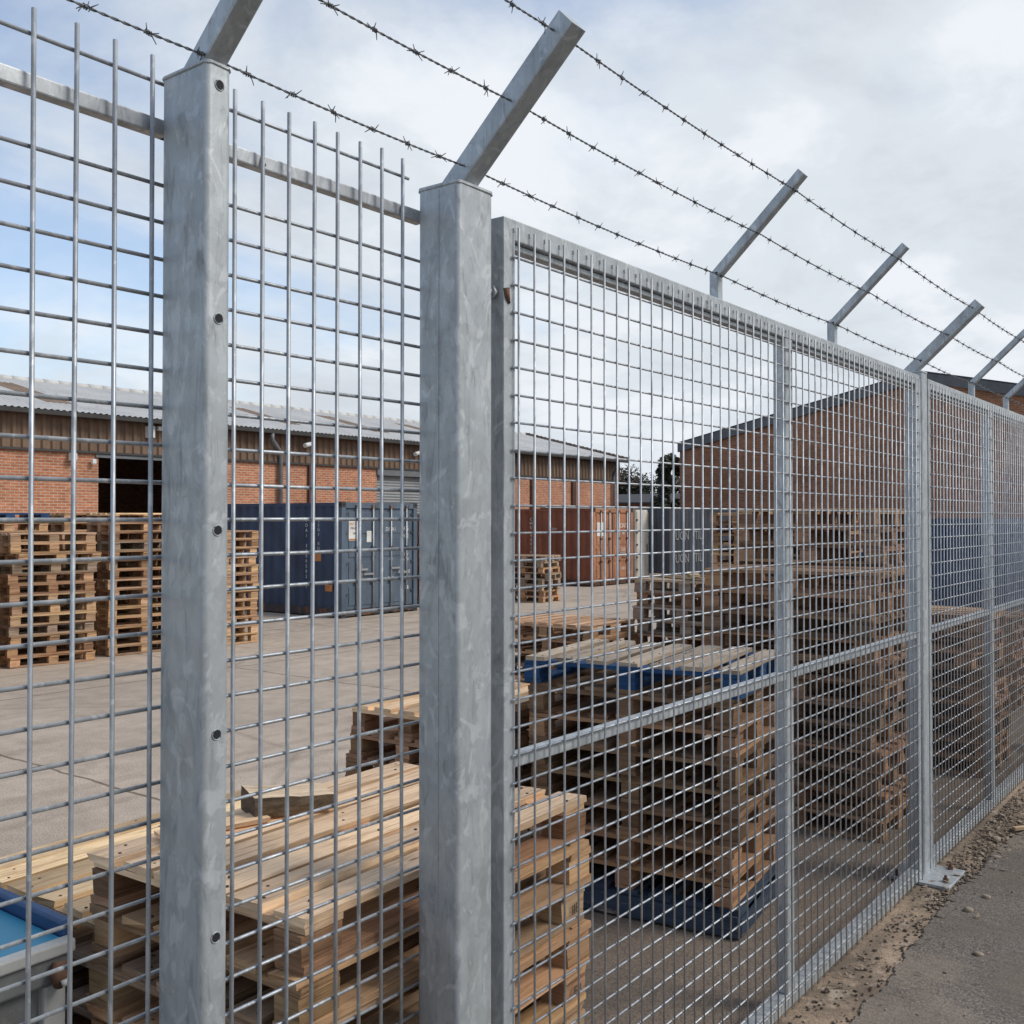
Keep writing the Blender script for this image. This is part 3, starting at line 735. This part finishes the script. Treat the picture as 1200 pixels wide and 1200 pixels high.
for (x, y, z, rz, l, lb) in ((9.78, 5.2, .006 + 10*H + .010, 62, 1.0, 'loose broken board lying across the jumbled brown stack'), (9.98, 4.85, .006 + 10*H + .010, 84, .9, 'second loose board on the jumbled stack, nearer the hall'), (9.85, 5.05, .006 + 10*H + .038, 30, .75, 'loose board resting crosswise on two others on the jumbled stack')):
    o = MB().box((-l/2, -.05, 0), (l/2, .05, .022), jit=.006, ruv=True).build('loose_board', M['wood'], loc=(x, Yc(y), z)); o.rotation_euler = (0, 0, R(rz)); o.color = (.5, .36, .22, 1)
    tag(o, lb, 'board')
# stamp on a near block end
# ------------------------------------------------------------------ bin at lower left
t = empty('waste_bin', (1.03, Yc(3.02), 0), 'grey plastic bin with teal lid and blue rim at lower left corner', 'bin')
bx0, bx1, by0, by1, zt = -.60, .485, -.36, .40, .955
b = MB()
def taper(mb, x0, x1, y0, y1, z0, z1, k):
    mb.box((x0, y0, z0), (x1, y1, z1)); 
    for i in range(8):
        vx, vy, vz = mb.v[len(mb.v) - 8 + i]
        if vz == z0: mb.v[len(mb.v) - 8 + i] = (vx*(1 - k), vy*(1 - k), vz)
taper(b, bx0 + .03, bx1 - .03, by0 + .03, by1 - .03, .12, zt - .10, .08); b.build('body', M['bin'], t, bevel=.012)
MB().box((bx0, by0, zt - .11), (bx1, by1, zt - .035)).build('collar', M['bin'], t, bevel=.008)
MB().box((bx0 - .012, by0 - .014, zt - .035), (bx1 + .006, by0 + .03, zt)).build('front_rim', M['binrim'], t, bevel=.006)
MB().box((bx1 - .075, by0 + .002, .12), (bx1 - .012, by0 + .055, zt - .112)).build('corner_post', M['binrim'], t, bevel=.008)
MB().box((bx0 + .1, by0 + .012, .3), (bx1 - .13, by0 + .035, zt - .20)).build('front_panel', M['bin'], t, bevel=.01)
MB().box((bx0 + .02, by0 + .032, zt - .034), (bx1 - .01, by1 - .03, zt - .004)).build('lid', M['teal'], t, bevel=.006)
MB().box((bx0 + .02, by0 + .34, zt - .003), (bx1 - .06, by1 - .04, zt + .004)).build('lid_panel', M['teal2'], t, bevel=.002)
MB().box((bx1 - .008, by0 + .034, zt - .07), (bx1 + .028, by1 + .03, zt + .035)).build('side_rim', M['binblue'], t, bevel=.008)
MB().box((bx0, by1 - .028, zt - .07), (bx1 - .01, by1 + .02, zt + .03)).build('back_rim', M['binblue'], t, bevel=.008)
lt = MB(); lt.tube([(bx1 - .045, by0 - .02, zt - .045), (bx1 - .05, by0 - .03, zt - .075), (bx1 - .045, by0 - .018, zt - .11)], [.018, .026, .014], 9); l_ = lt.build('latch', M['rustbolt'], t)
lt = MB(); lt.tube([(bx1 - .050, by0 - .052, zt - .083), (bx1 - .047, by0 - .056, zt - .098)], .009, 8); lt.build('pin', M['binrim'], l_)
for x in (bx0 + .15, bx1 - .15):
    for y in (by0 + .12, by1 - .12):
        w_ = MB(); w_.tube([(x - .02, y, .065), (x + .02, y, .065)], .06, 14); w_.build('wheel', M['seal'], t)

# ------------------------------------------------------------------ shipping containers
def container(x0, y0, L, label, side, door, wid=2.44, hgt=2.44, doors=True, frame='c_rim', rusty=None):
    """side faces -X, door end faces -Y; length runs along +Y"""
    t = empty('shipping_container', (x0 + wid/2, y0 + L/2, 0), label, 'container', 'shipping containers in the yard')
    hw, hl = wid/2, L/2; z0, z1 = .14, hgt - .06
    pr = corr(L - .24, .278, .036)
    for sx in (-1, 1):
        mb = MB(); mb.sheet(pr, lambda p, d, r, sx=sx: (sx*(hw - .012 - d), -hl + .12 + p, r), [z0 + .06, z1 - .04]); mb.build('side_wall', M[side], t)
    mb = MB(); mb.sheet(corr(wid - .2, .278, .036), lambda p, d, r: (-hw + .1 + p, hl - .02 - d, r), [z0 + .06, z1 - .04])
    mb.build('end_wall', M[side], t)
    if not doors:
        mb = MB(); mb.sheet(corr(wid - .2, .278, .036), lambda p, d, r: (-hw + .1 + p, -hl + .02 + d, r), [z0 + .06, z1 - .04]); mb.build('end_wall', M[door], t)
    mb = MB(); mb.sheet(corr(L - .2, .3, .02), lambda p, d, r: (r, -hl + .1 + p, hgt - .045 + d*.5), [-hw + .05, hw - .05]); mb.build('roof', M[side], t)
    for sx in (-1, 1):
        for sy in (-1, 1):
            cx_, cy_ = sx*(hw - .06), sy*(hl - .06)
            MB().box((cx_ - .058, cy_ - .058, .12), (cx_ + .058, cy_ + .058, hgt - .12)).build('corner_post', M[door if sy < 0 else side], t)
            for zz0, zz1 in ((0.004, .118), (hgt - .118, hgt)):
                c = MB().box((cx_ - .062, cy_ - .062, zz0), (cx_ + .062, cy_ + .062, zz1)).build('corner_casting', M[frame], t)
                hm = MB(); hm.box((-.028, -.004, -.02), (.028, .004, .02)); hm.build('casting_hole', M['hole'], c, loc=(cx_, cy_ + sy*.062, (zz0 + zz1)/2))
                hm = MB(); hm.box((-.004, -.04, -.022), (.004, .04, .022)); hm.build('casting_hole', M['hole'], c, loc=(cx_ + sx*.062, cy_, (zz0 + zz1)/2))
    for sx in (-1, 1):
        for zz0, zz1, nm in ((.03, .20, 'bottom_rail'), (hgt - .10, hgt - .02, 'top_rail')):
            x = sx*(hw - .035); MB().box((x - .03, -hl + .125, zz0), (x + .03, hl - .125, zz1)).build(nm, M[frame if nm[0] == 'b' else side], t)
    for sy in (-1, 1):
        y = sy*(hl - .045)
        MB().box((-hw + .125, y - .04, .03), (hw - .125, y + .04, .155)).build('sill', M[frame], t)
        MB().box((-hw + .125, y - .04, hgt - .135), (hw - .125, y + .04, hgt - .015)).build('header', M[door if sy < 0 else side], t)
    yf = -hl + .02
    if doors:
        zl, zh = .165, hgt - .145
        for sx in (-1, 1):
            a, b_ = (-hw + .13, -.012) if sx < 0 else (.012, hw - .13)
            d = MB(); d.box((a, yf + .02, zl), (b_, yf + .06, zh))
            dr = d.build('door', M[door], t)
            # pressed panels between raised ribs
            hs = [zl + .03, zl + .52, zl + 1.05, zl + 1.55, zh - .03]
            rb = MB()
            for zz0, zz1 in zip(hs, hs[1:]): rb.box((a + .10, yf + .006, zz0 + .05), (b_ - .10, yf + .0195, zz1 - .04))
            rb.build('pressed_panel', M[door], dr, bevel=.01)
            sl = MB(); sl.box((a - .002 if sx > 0 else b_ - .012, yf + .012, zl), (a + .012 if sx > 0 else b_ + .002, yf + .0196, zh)); sl.build('seal', M['seal'], dr)
            for fx in (.30, .78):
                bx_ = a + (b_ - a)*fx
                lb = MB(); lb.tube([(bx_, yf - .022, .06), (bx_, yf - .022, hgt - .06)], .019, 8); bar = lb.build('locking_bar', M['bar'], dr)
                kp = MB()
                for kz in (.09, hgt - .10, .75, 1.45): kp.box((bx_ - .05, yf - .040, kz - .035), (bx_ + .05, yf + .0, kz + .035))
                kp.build('bar_keeper', M[frame if rusty is None else rusty], bar)
                hd = MB(); hd.box((bx_ - .02, yf - .055, .98 - .1*(fx > .5)), (bx_ + .30*(1 if fx < .5 else -1), yf - .042, 1.02 - .1*(fx > .5))); hd.build('door_handle', M['bar'], bar)
            for hz in (.45, 1.1, 1.75, 2.15):
                ex = a if sx < 0 else b_
                MB().box((ex - .05, yf - .004, hz), (ex + .05, yf + .0192, hz + .05)).build('hinge', M[frame], dr)
    return t, hw, hl, yf
def put_text(t, txt, size, loc, face, mat='sticker'):
    o = link('lettering', text_mesh(txt, size, M[mat]), t, loc)
    o.rotation_euler = (R(90), 0, 0) if face == '-y' else (R(90), 0, R(-90))
    return o
def plate(t, loc, sx, sz, face, mat, name='sticker', th=.003):
    mb = MB()
    if face == '-y': mb.box((-sx/2, -th, -sz/2), (sx/2, 0, sz/2))
    else: mb.box((-th, -sx/2, -sz/2), (0, sx/2, sz/2))
    return mb.build(name, M[mat], t, loc)
tA, hw, hl, yf = container(14.87, Yc(15.74), 6.06, 'navy container with sunlit-toned grey-blue doors, zinc locking bars and white stickers', 'c_navy', 'c_navy_lit', 2.32)
yd = yf - .003 + .008
s1 = plate(tA, (-hw + .40, yf + .005, 1.83), .36, .42, '-y', 'sticker')
put_text(s1, 'NOTICE', .085, (0, -.005, .14), '-y', 'orange'); put_text(s1, 'FRAGILE', .07, (0, -.005, .05), '-y', 'rustbolt'); put_text(s1, '2400', .07, (0, -.005, -.06), '-y', 'gutter')
plate(tA, (-hw + .40, yf + .001, 1.645), .34, .03, '-y', 'orange')
plate(tA, (-hw + .82, yf + .005, 1.70), .14, .24, '-y', 'sticker')
plate(tA, (-hw + .55, yf + .005, .93), .16, .34, '-y', 'rustroof', 'data_plate')
plate(tA, (hw - .32, yf + .005, .55), .10, .08, '-y', 'sticker')
for (x, z, s, tx) in ((.33, 1.85, .12, 'DOA1'), (.76, 1.86, .14, '0005'), (.76, 1.70, .14, '3002'), (.33, 1.42, .10, 'GM1'), (.76, 1.42, .12, '0U07'), (.76, 1.28, .10, 'CU.W'), (.76, 1.18, .10, 'KG 18'), (.33, 1.20, .07, '22G1'), (.33, .92, .07, 'L 1'), (.76, .90, .12, 'CAL 10'), (.33, .78, .09, 'GW5'), (.76, .76, .1, '01 02')):
    put_text(tA, tx, s, (x, yf + .004, z), '-y')
for k, ch in enumerate('DOA1 3000502 1'):
    if ch != ' ': put_text(tA, ch, .10, (-hw + .008, -hl + 1.10, 2.05 - .11*k), '-x')
for k, ch in enumerate('22G1 0U'): 
    if ch != ' ': put_text(tA, ch, .10, (-hw + .008, -hl + .72, 2.05 - .10*k), '-x')
plate(tA, (-hw + .008, -hl + .74, 1.28), .20, .20, '-x', 'orange'); plate(tA, (-hw + .008, -hl + .40, .62), .22, .14, '-x', 'orange')
container(17.55, Yc(16.4), 6.06, 'rust brown container half hidden beside the navy container', 'c_brown', 'c_brown', 2.35, 2.2)
tR, hw, hl, yf = container(26.3, Yc(16.85), 6.06, 'oxide red container with sunlit-toned orange doors in front of the far brick wall', 'c_red', 'c_red_lit', 2.35, 2.40, frame='c_brown')
plate(tR, (-hw + .42, yf + .005, 1.75), .36, .42, '-y', 'sticker'); put_text(tR, 'N1', .14, (-hw + .40, yf + .002, 1.42), '-y')
for (x, z, s, tx) in ((.62, 1.85, .20, 'CWT'), (.62, 1.62, .15, '40'), (.62, 1.1, .16, '510'), (-.72, 1.0, .18, 'SII'), (.62, .5, .14, '1001')): put_text(tR, tx, s, (x, yf + .004, z), '-y')
for k, ch in enumerate('CWU 4001002 5'):
    if ch != ' ': put_text(tR, ch, .13, (-hw + .008, -hl + 2.35, 2.05 - .13*k), '-x')
put_text(tR, '22G1', .10, (-hw + .008, -hl + 1.45, 1.75), '-x'); put_text(tR, 'A4', .2, (-hw + .008, -hl + 2.3, .55), '-x')
tB, hw, hl, yf = container(34.25, Yc(18.55), 6.06, 'deep blue container with white number, behind the red container', 'c_blue3', 'c_blue3', 2.44, 2.44)
put_text(tB, '20', .55, (-hw + .006, -hl + 1.6, 1.75), '-x'); put_text(tB, '1', .3, (-hw + .006, -hl + 1.5, 1.3), '-x')
# charcoal container broadside to the fence
tG = empty('shipping_container', (32.5, Yc(17.2), 0), 'charcoal container standing broadside with pale lettering, left of brick gable', 'container', 'shipping containers in the yard')
for (a, b_, nm, ax) in ((-3.03, 3.03, 'side_wall', 0),):
    for sy in (-1, 1): MB().sheet(corr(5.86, .278, .036), lambda p, d, r, sy=sy: (-2.93 + p, sy*(1.2 - d), r), [.2, 2.34]).build('side_wall', M['c_grey'], tG)
    for sx in (-1, 1): MB().sheet(corr(2.24, .278, .036), lambda p, d, r, sx=sx: (sx*(3.0 - d), -1.12 + p, r), [.2, 2.34]).build('end_wall', M['c_grey'], tG)
MB().box((-2.98, -1.17, 2.34), (2.98, 1.17, 2.40)).build('roof', M['c_grey'], tG)
for sy in (-1, 1):
    MB().box((-2.93, sy*1.2 - .03, .03), (2.93, sy*1.2 + .03, .195)).build('bottom_rail', M['c_rim'], tG)
    for sx in (-1, 1): MB().box((sx*2.97 - .055, sy*1.17 - .055, .01), (sx*2.97 + .055, sy*1.17 + .055, 2.42)).build('corner_post', M['c_grey'], tG)
for z in (1.50, .75):
    put_text(tG, 'UON', .42, (-2.1, -1.205, z), '-y', 'bar'); put_text(tG, 'TIL', .42, (-.95, -1.205, z), '-y', 'bar')
# white steel cabinet beside the red container
tW = empty('steel_cabinet', (29.17, Yc(17.1), 0), 'narrow dirty white steel cabinet at the right side of the red container', 'cabinet')
MB().box((-.42, -.30, .10), (.42, .9, 2.36)).build('body', M['c_white'], tW, bevel=.02)
dd = MB().box((-.38, -.325, .16), (.38, -.302, 2.30)).build('door', M['c_white'], tW, bevel=.008)
MB().tube([(.22, -.35, 1.0), (.22, -.36, 1.12), (.22, -.35, 1.25)], .015, 6).build('handle', M['gutter'], dd)
hb = MB()
for z in (.4, .8, 1.2, 1.6, 2.0): hb.box((-.40, -.345, z), (-.36, -.303, z + .06))
hb.build('hinge', M['gutter'], dd)
for sx in (-.36, .36): MB().box((sx - .05, -.25, 0), (sx + .05, .85, .10)).build('foot', M['c_rim'], tW)
# dark blue container behind the second gate: closed end faces the gate
tE, hw, hl, yf = container(0, 0, 6.06, 'dark blue container seen through the second mesh gate at right', 'c_blue3', 'c_blue3', 2.44, 2.10, doors=False)
tE.rotation_euler.z = R(-90); tE.location = (20.8 + 3.03, Yc(5.80), 0)

# ------------------------------------------------------------------ long warehouse at the left
Yw = Yc(25.5); X0, X1 = -6.0, 42.0; ZE = 4.86; ZC = 3.92
bd = empty('warehouse', ((X0 + X1)/2, Yw + 5.7, 0), 'long orange brick warehouse with brown cladding and pale roof across the yard', 'warehouse')
ox, oy = -(X0 + X1)/2, -(Yw + 5.7)
def bpart(mb, name, mat, par=None, **k): return mb.build(name, M[mat], par or bd, loc=(ox, oy, 0), **k)
DX0, DX1 = 15.2, 18.9; SX0, SX1 = 25.75, 30.0
w = MB()
for a, b_ in ((X0, DX0), (DX1, SX0), (SX1, X1)): w.box((a, Yw, 0), (b_, Yw + .3, ZC))
w.box((X1 - .3, Yw + .302, 0), (X1, Yw + 11.4, ZC)); w.box((X0, Yw + 11.1, 0), (X1 - .302, Yw + 11.4, ZE)); w.box((X0, Yw + .302, 0), (X0 + .3, Yw + 11.0, ZC))
bpart(w, 'brick_wall', 'brick_o')
for (a, b_, nm) in ((X0, X1, 'cladding'),):
    c = MB(); c.sheet(corr(b_ - a + .1, .26, .055), lambda p, d, r: (a + p, Yw - .02 - d, r), [ZC - .04, ZE]); bpart(c, nm, 'clad')
    c = MB(); c.sheet(corr(11.4, .24, .035), lambda p, d, r: (X1 + .02 + d, Yw + p, r), [ZC - .04, ZE]); 
    c.prism([(Yw, ZE), (Yw + 11.4, ZE), (Yw + 5.7, ZE + 1.40)], 0, X1 - .05, X1 + .02); bpart(c, 'gable_cladding', 'clad', fix=True)
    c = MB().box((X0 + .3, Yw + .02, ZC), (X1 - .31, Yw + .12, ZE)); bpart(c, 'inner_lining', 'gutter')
# roof
def roof_pt(xx, s, d):    # s: 0 eave .. 1 ridge
    return (xx, Yw - .35 + s*6.05, ZE + .0 + s*1.50 + d)
rp = corr(X1 - X0 + .6, .17, .022)
r = MB(); r.sheet(rp, lambda p, d, s: roof_pt(X0 - .3 + p, s, d), [0, .25, .5, .75, 1]); 
r.sheet(rp, lambda p, d, s: (X0 - .3 + p, Yw + 11.75 - s*6.05, ZE + s*1.50 + d), [0, .5, 1]); bpart(r, 'roof', 'roof')
for (xc, s0, s1, wd) in ((8.2, .35, .75, 1.2), (14.6, .18, .80, .95), (22.9, .20, .75, .8), (27.2, .22, .80, .9), (31.6, .3, .8, .9), (3.0, .2, .6, 1.0)):
    pr = corr(wd, .17, .022); pp = MB()
    pp.sheet(pr, lambda p, d, s: (lambda v: (v[0], v[1], v[2] + .008))(roof_pt(X0 - .3 + round((xc - X0)/.17)*.17 + p, s, d)), [s0 + .04, s0 + .2, s1 - .12, s1])
    bpart(pp, 'rusty_roof_sheet', 'rustroof')
rg = MB()
x = X0 - .3
while x < X1 + .3:
    rg.tube([(x, Yw + 5.7, ZE + 1.50), (min(x + .5, X1 + .3), Yw + 5.7, ZE + 1.50)], [.11, .10], 8); x += .5
bpart(rg, 'ridge_cap', 'roof')
vg = MB(); k = 0
while k < 24:
    s0, s1 = k/24, (k + 1)/24; a = roof_pt(X1 + .26, s0, .06); b_ = roof_pt(X1 + .26, s1, .05); vg.tube([a, b_], [.10, .075], 6); k += 1
bpart(vg, 'verge_tiles', 'ridge')
gt = MB(); gt.prism([(Yw - .46, ZE - .02), (Yw - .45, ZE - .13), (Yw - .33, ZE - .14), (Yw - .31, ZE - .02)], 0, X0 - .3, X1 + .3); bpart(gt, 'gutter', 'gutter', fix=True)
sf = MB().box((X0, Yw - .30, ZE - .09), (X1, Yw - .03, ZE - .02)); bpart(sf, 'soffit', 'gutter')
ft = MB().box((X0, Yw - .085, ZC - .10), (X1, Yw - .002, ZC - .045)); bpart(ft, 'drip_flashing', 'gutter')
for xx in (21.35, 41.4):
    dp = MB(); dp.tube([(xx - .55 if xx < 30 else xx, Yw - .38, ZE - .13), (xx - .55 if xx < 30 else xx, Yw - .38, ZE - .35), (xx - .1 if xx < 30 else xx, Yw - .16, ZE - .62), (xx, Yw - .12, ZE - .85), (xx, Yw - .12, .02)], .07, 8); bpart(dp, 'downpipe', 'pipe')
for xx in (22.7, 35.0, 38.1):
    cl = MB().box((xx - .14, Yw - .10, 0), (xx + .14, Yw - .002, ZC - .11)); bpart(cl, 'steel_column', 'column')
lt = MB().box((DX0 - .1, Yw - .05, ZC - .20), (DX1 + .1, Yw - .004, ZC - .11)); bpart(lt, 'door_lintel', 'pipe')
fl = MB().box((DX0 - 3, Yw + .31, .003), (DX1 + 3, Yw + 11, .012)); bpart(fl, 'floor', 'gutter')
sh = MB(); pr = []
z = 0.01
n = int((ZC - .12)/.10)
for i in range(n): pr += [(i*.10, 0), (i*.10 + .05, .018), (i*.10 + .095, .004)]
sh.sheet(pr, lambda p, d, r: (r, Yw + .12 - d, .02 + p), [SX0, SX1]); 
so_ = bpart(sh, 'roller_shutter', 'shutter')
mb = MB().box((SX0 - .02, Yw - .06, ZC - .32), (SX1 + .02, Yw + .14, ZC - .11)); bpart(mb, 'shutter_box', 'pipe')
def fitting(name, label, cat, parts, grp=None):
    x, z = parts[0]; t = empty(name, (x, Yw - .055, z), label, cat, grp); return t
# wall fittings are lamps and cameras fixed to the warehouse: parts of it
for (x, z, sx, sz, dpt, nm) in ((16.66, 4.50, .10, .34, .20, 'flood_lamp'), (14.40, 3.70, .09, .20, .14, 'wall_lamp'), (15.0, 3.60, .06, .13, .10, 'wall_lamp'), (17.05, 4.62, .16, .13, .16, 'sign_box')):
    mb = MB().box((x - sx, Yw - .062 - dpt, z - sz/2), (x + sx, Yw - .058, z + sz/2)); bpart(mb, nm, 'white', bevel=.02)
for (x, z) in ((22.35, 4.44), (27.55, 4.42)):
    mb = MB(); mb.tube([(x, Yw - .05, z + .04), (x, Yw - .25, z + .05)], .03, 6); mb.tube([(x - .22, Yw - .36, z - .02), (x + .16, Yw - .26, z + .06)], .075, 8); bpart(mb, 'camera_fitting', 'white')

# ------------------------------------------------------------------ brick hall with gable at the right
Xg = 40.0; yl, yp, yr = .529*40 - D, .277*40 - D, .025*40 - D; ZG, ZP = 2.1 + .0791*40, 2.1 + .1366*40
ZG -= .25; ZP -= .30
hall = empty('brick_hall', (Xg + 12, yp, 0), 'dark red brick hall with a wide grey-edged gable at right', 'building')
hx, hy = -(Xg + 12), -yp
def hpart(mb, name, mat, **k): return mb.build(name, M[mat], hall, loc=(hx, hy, 0), **k)
g = MB(); poly = [(yr, 0), (yl, 0), (yl, ZG), (yp, ZP), (yr, ZG)]
a = len(g.v); g.v += [(Xg, p[0], p[1]) for p in poly] + [(Xg + .3, p[0], p[1]) for p in poly]
g.face((0, 4, 3, 2, 1), [poly[i] for i in (0, 4, 3, 2, 1)]); g.face((5, 6, 7, 8, 9), [poly[i] for i in range(5)])
for i in range(5):
    j = (i + 1) % 5; g.face((i, j, 5 + j, 5 + i), [(0, 0), (1, 0), (1, .3), (0, .3)])
hpart(g, 'gable_wall', 'brick_d')
hpart(MB().box((Xg + .302, yl - .3, 0), (Xg + 24, yl, ZG)).box((Xg + .302, yr, 0), (Xg + 24, yr + .3, ZG)), 'side_wall', 'brick_d')
hpart(MB().box((Xg + 24.002, yr, 0), (Xg + 24.3, yl, ZG)), 'rear_wall', 'brick_d')
def slope(mb, ya, za, yb, zb, x0, x1, th):
    b = len(mb.v)
    mb.v += [(x0, ya, za), (x1, ya, za), (x1, yb, zb), (x0, yb, zb), (x0, ya, za + th), (x1, ya, za + th), (x1, yb, zb + th), (x0, yb, zb + th)]
    for f in ((0,3,2,1), (4,5,6,7), (0,1,5,4), (2,3,7,6), (1,2,6,5), (3,0,4,7)): mb.face(tuple(b + i for i in f), [(0,0)]*4)
k_ = (ZP - ZG)/(yl - yp)
rf = MB(); slope(rf, yl + .1, ZG - .1*k_ + .34, yp, ZP + .34, Xg - .05, Xg + 24.5, .06); slope(rf, yr - .4, ZG - .4*k_ + .34, yp, ZP + .34, Xg - .05, Xg + 24.5, .06); hpart(rf, 'roof', 'darkroof', fix=True)
fs = MB(); slope(fs, yl + .04, ZG - .04*k_ - .04, yp, ZP - .04, Xg - .14, Xg - .003, .37); slope(fs, yr - .42, ZG - .42*k_ - .04, yp, ZP - .04, Xg - .141, Xg - .004, .37); hpart(fs, 'barge_board', 'fascia', fix=True)

# boundary wall with pale coping between the two buildings
bw = empty('boundary_wall', (45, Yc(24.95), 0), 'low brick boundary wall with pale coping behind the red and blue containers', 'wall')
MB().box((-10, -.12, 0), (14, .12, 2.52)).build('wall', M['brick_f'], bw); MB().box((-10.02, -.17, 2.521), (14.02, .17, 2.62)).build('coping', M['roof'], bw)
# low brick building with dark roof beyond the wall
lb_ = empty('low_building', (57, Yc(31), 0), 'low brick building with dark roof in the gap between warehouse and hall', 'building')
MB().box((-4, -9, 0), (4, 9, 3.0)).build('wall', M['brick_f'], lb_)
rf = MB(); rf.prism([(-4.4, 2.95), (4.4, 2.95), (4.4, 3.02), (0, 3.62), (-4.4, 3.02)], 1, -9.3, 9.3); rf.build('roof', M['darkroof'], lb_, fix=True)
for yy in (-4, 0, 4):
    f = MB().box((-4.02, yy - .6, 1.2), (-3.995, yy + .6, 2.4)).build('window', M['gutter'], lb_)
# street lamp far away
sl = empty('street_lamp', (72.5, Yc(42.2), 0), 'thin distant street lamp above the hedge between the buildings', 'street lamp')
MB().tube([(0, 0, 0), (0, 0, 5.7)], [.08, .05], 8).build('pole', M['pipe'], sl); MB().tube([(0, 0, 5.7), (-.3, .5, 5.85)], .04, 6).build('arm', M['pipe'], sl)
MB().box((-.45, .45, 5.80), (-.2, 1.0, 5.92)).build('lamp_head', M['pipe'], sl)

# ------------------------------------------------------------------ trees
def tree(x, y, h, r, label, col, nleaf=6500, kind='tree', conic=False):
    t = empty('tree', (x, y, 0), label, 'tree', 'trees between the buildings')
    tr = MB(); tr.tube([(0, 0, 0), (.05, .03, h*.3), (0, .08, h*.6), (.04, 0, h*.93)], [.17, .13, .08, .02], 8)
    lumps = []
    for k in range(20):
        f = rnd.uniform(.25, .90); rr = r*(1.15 - f if conic else math.sin(math.pi*min(max(f*.9 + .05, .08), .95)))
        a = rnd.uniform(0, 6.28); d = rr*rnd.uniform(.25, .85)
        p = Vector((d*math.cos(a), d*math.sin(a), h*f)); lumps.append((p, r*rnd.uniform(.22, .42)*(0.7 if conic else 1)))
        tr.tube([(0, 0, h*f*.75), (p.x*.6, p.y*.6, h*f*.92), (p.x*1.1, p.y*1.1, p.z + .25)], [.05, .03, .008], 5)
    tr.build('trunk', M['bark'], t)
    c = MB()
    for k in range(nleaf):
        p, lr = rnd.choice(lumps); dv = Vector((rnd.gauss(0, 1), rnd.gauss(0, 1), rnd.gauss(0, 1))).normalized()*lr*rnd.random()**.45*1.1
        q_ = p + dv; s_ = rnd.uniform(.07, .17); u = Vector((rnd.gauss(0, 1), rnd.gauss(0, 1), rnd.gauss(0, 1))).normalized(); v = u.orthogonal().normalized()
        b = len(c.v); c.v += [(q_ - u*s_)[:], (q_ - v*s_*.6)[:], (q_ + u*s_)[:], (q_ + v*s_*.6)[:]]; c.face((b, b+1, b+2, b+3), [(0,0)]*4)
    o = c.build('crown', M['leaf'], t); o.color = col
    return t
GD = (.050, .052, .030, 1); GB = (.062, .050, .034, 1); GG = (.042, .055, .028, 1)
tree(66.5, Yc(43.0), 6.5, 2.9, 'dark bushy tree nearest the warehouse corner in the gap', GD)
tree(68.0, Yc(40.8), 5.9, 2.8, 'brownish round tree second from the warehouse in the gap', GB)
tree(69.0, Yc(38.8), 5.7, 2.7, 'low dark green tree midway between warehouse and hall', GG)
tree(69.8, Yc(36.9), 5.8, 2.6, 'sparse brown tree right of the middle of the gap', GB)
tree(48.3, Yc(26.15), 5.9, 1.0, 'tall dark tree against the left corner of the brick hall', GD, 6500)
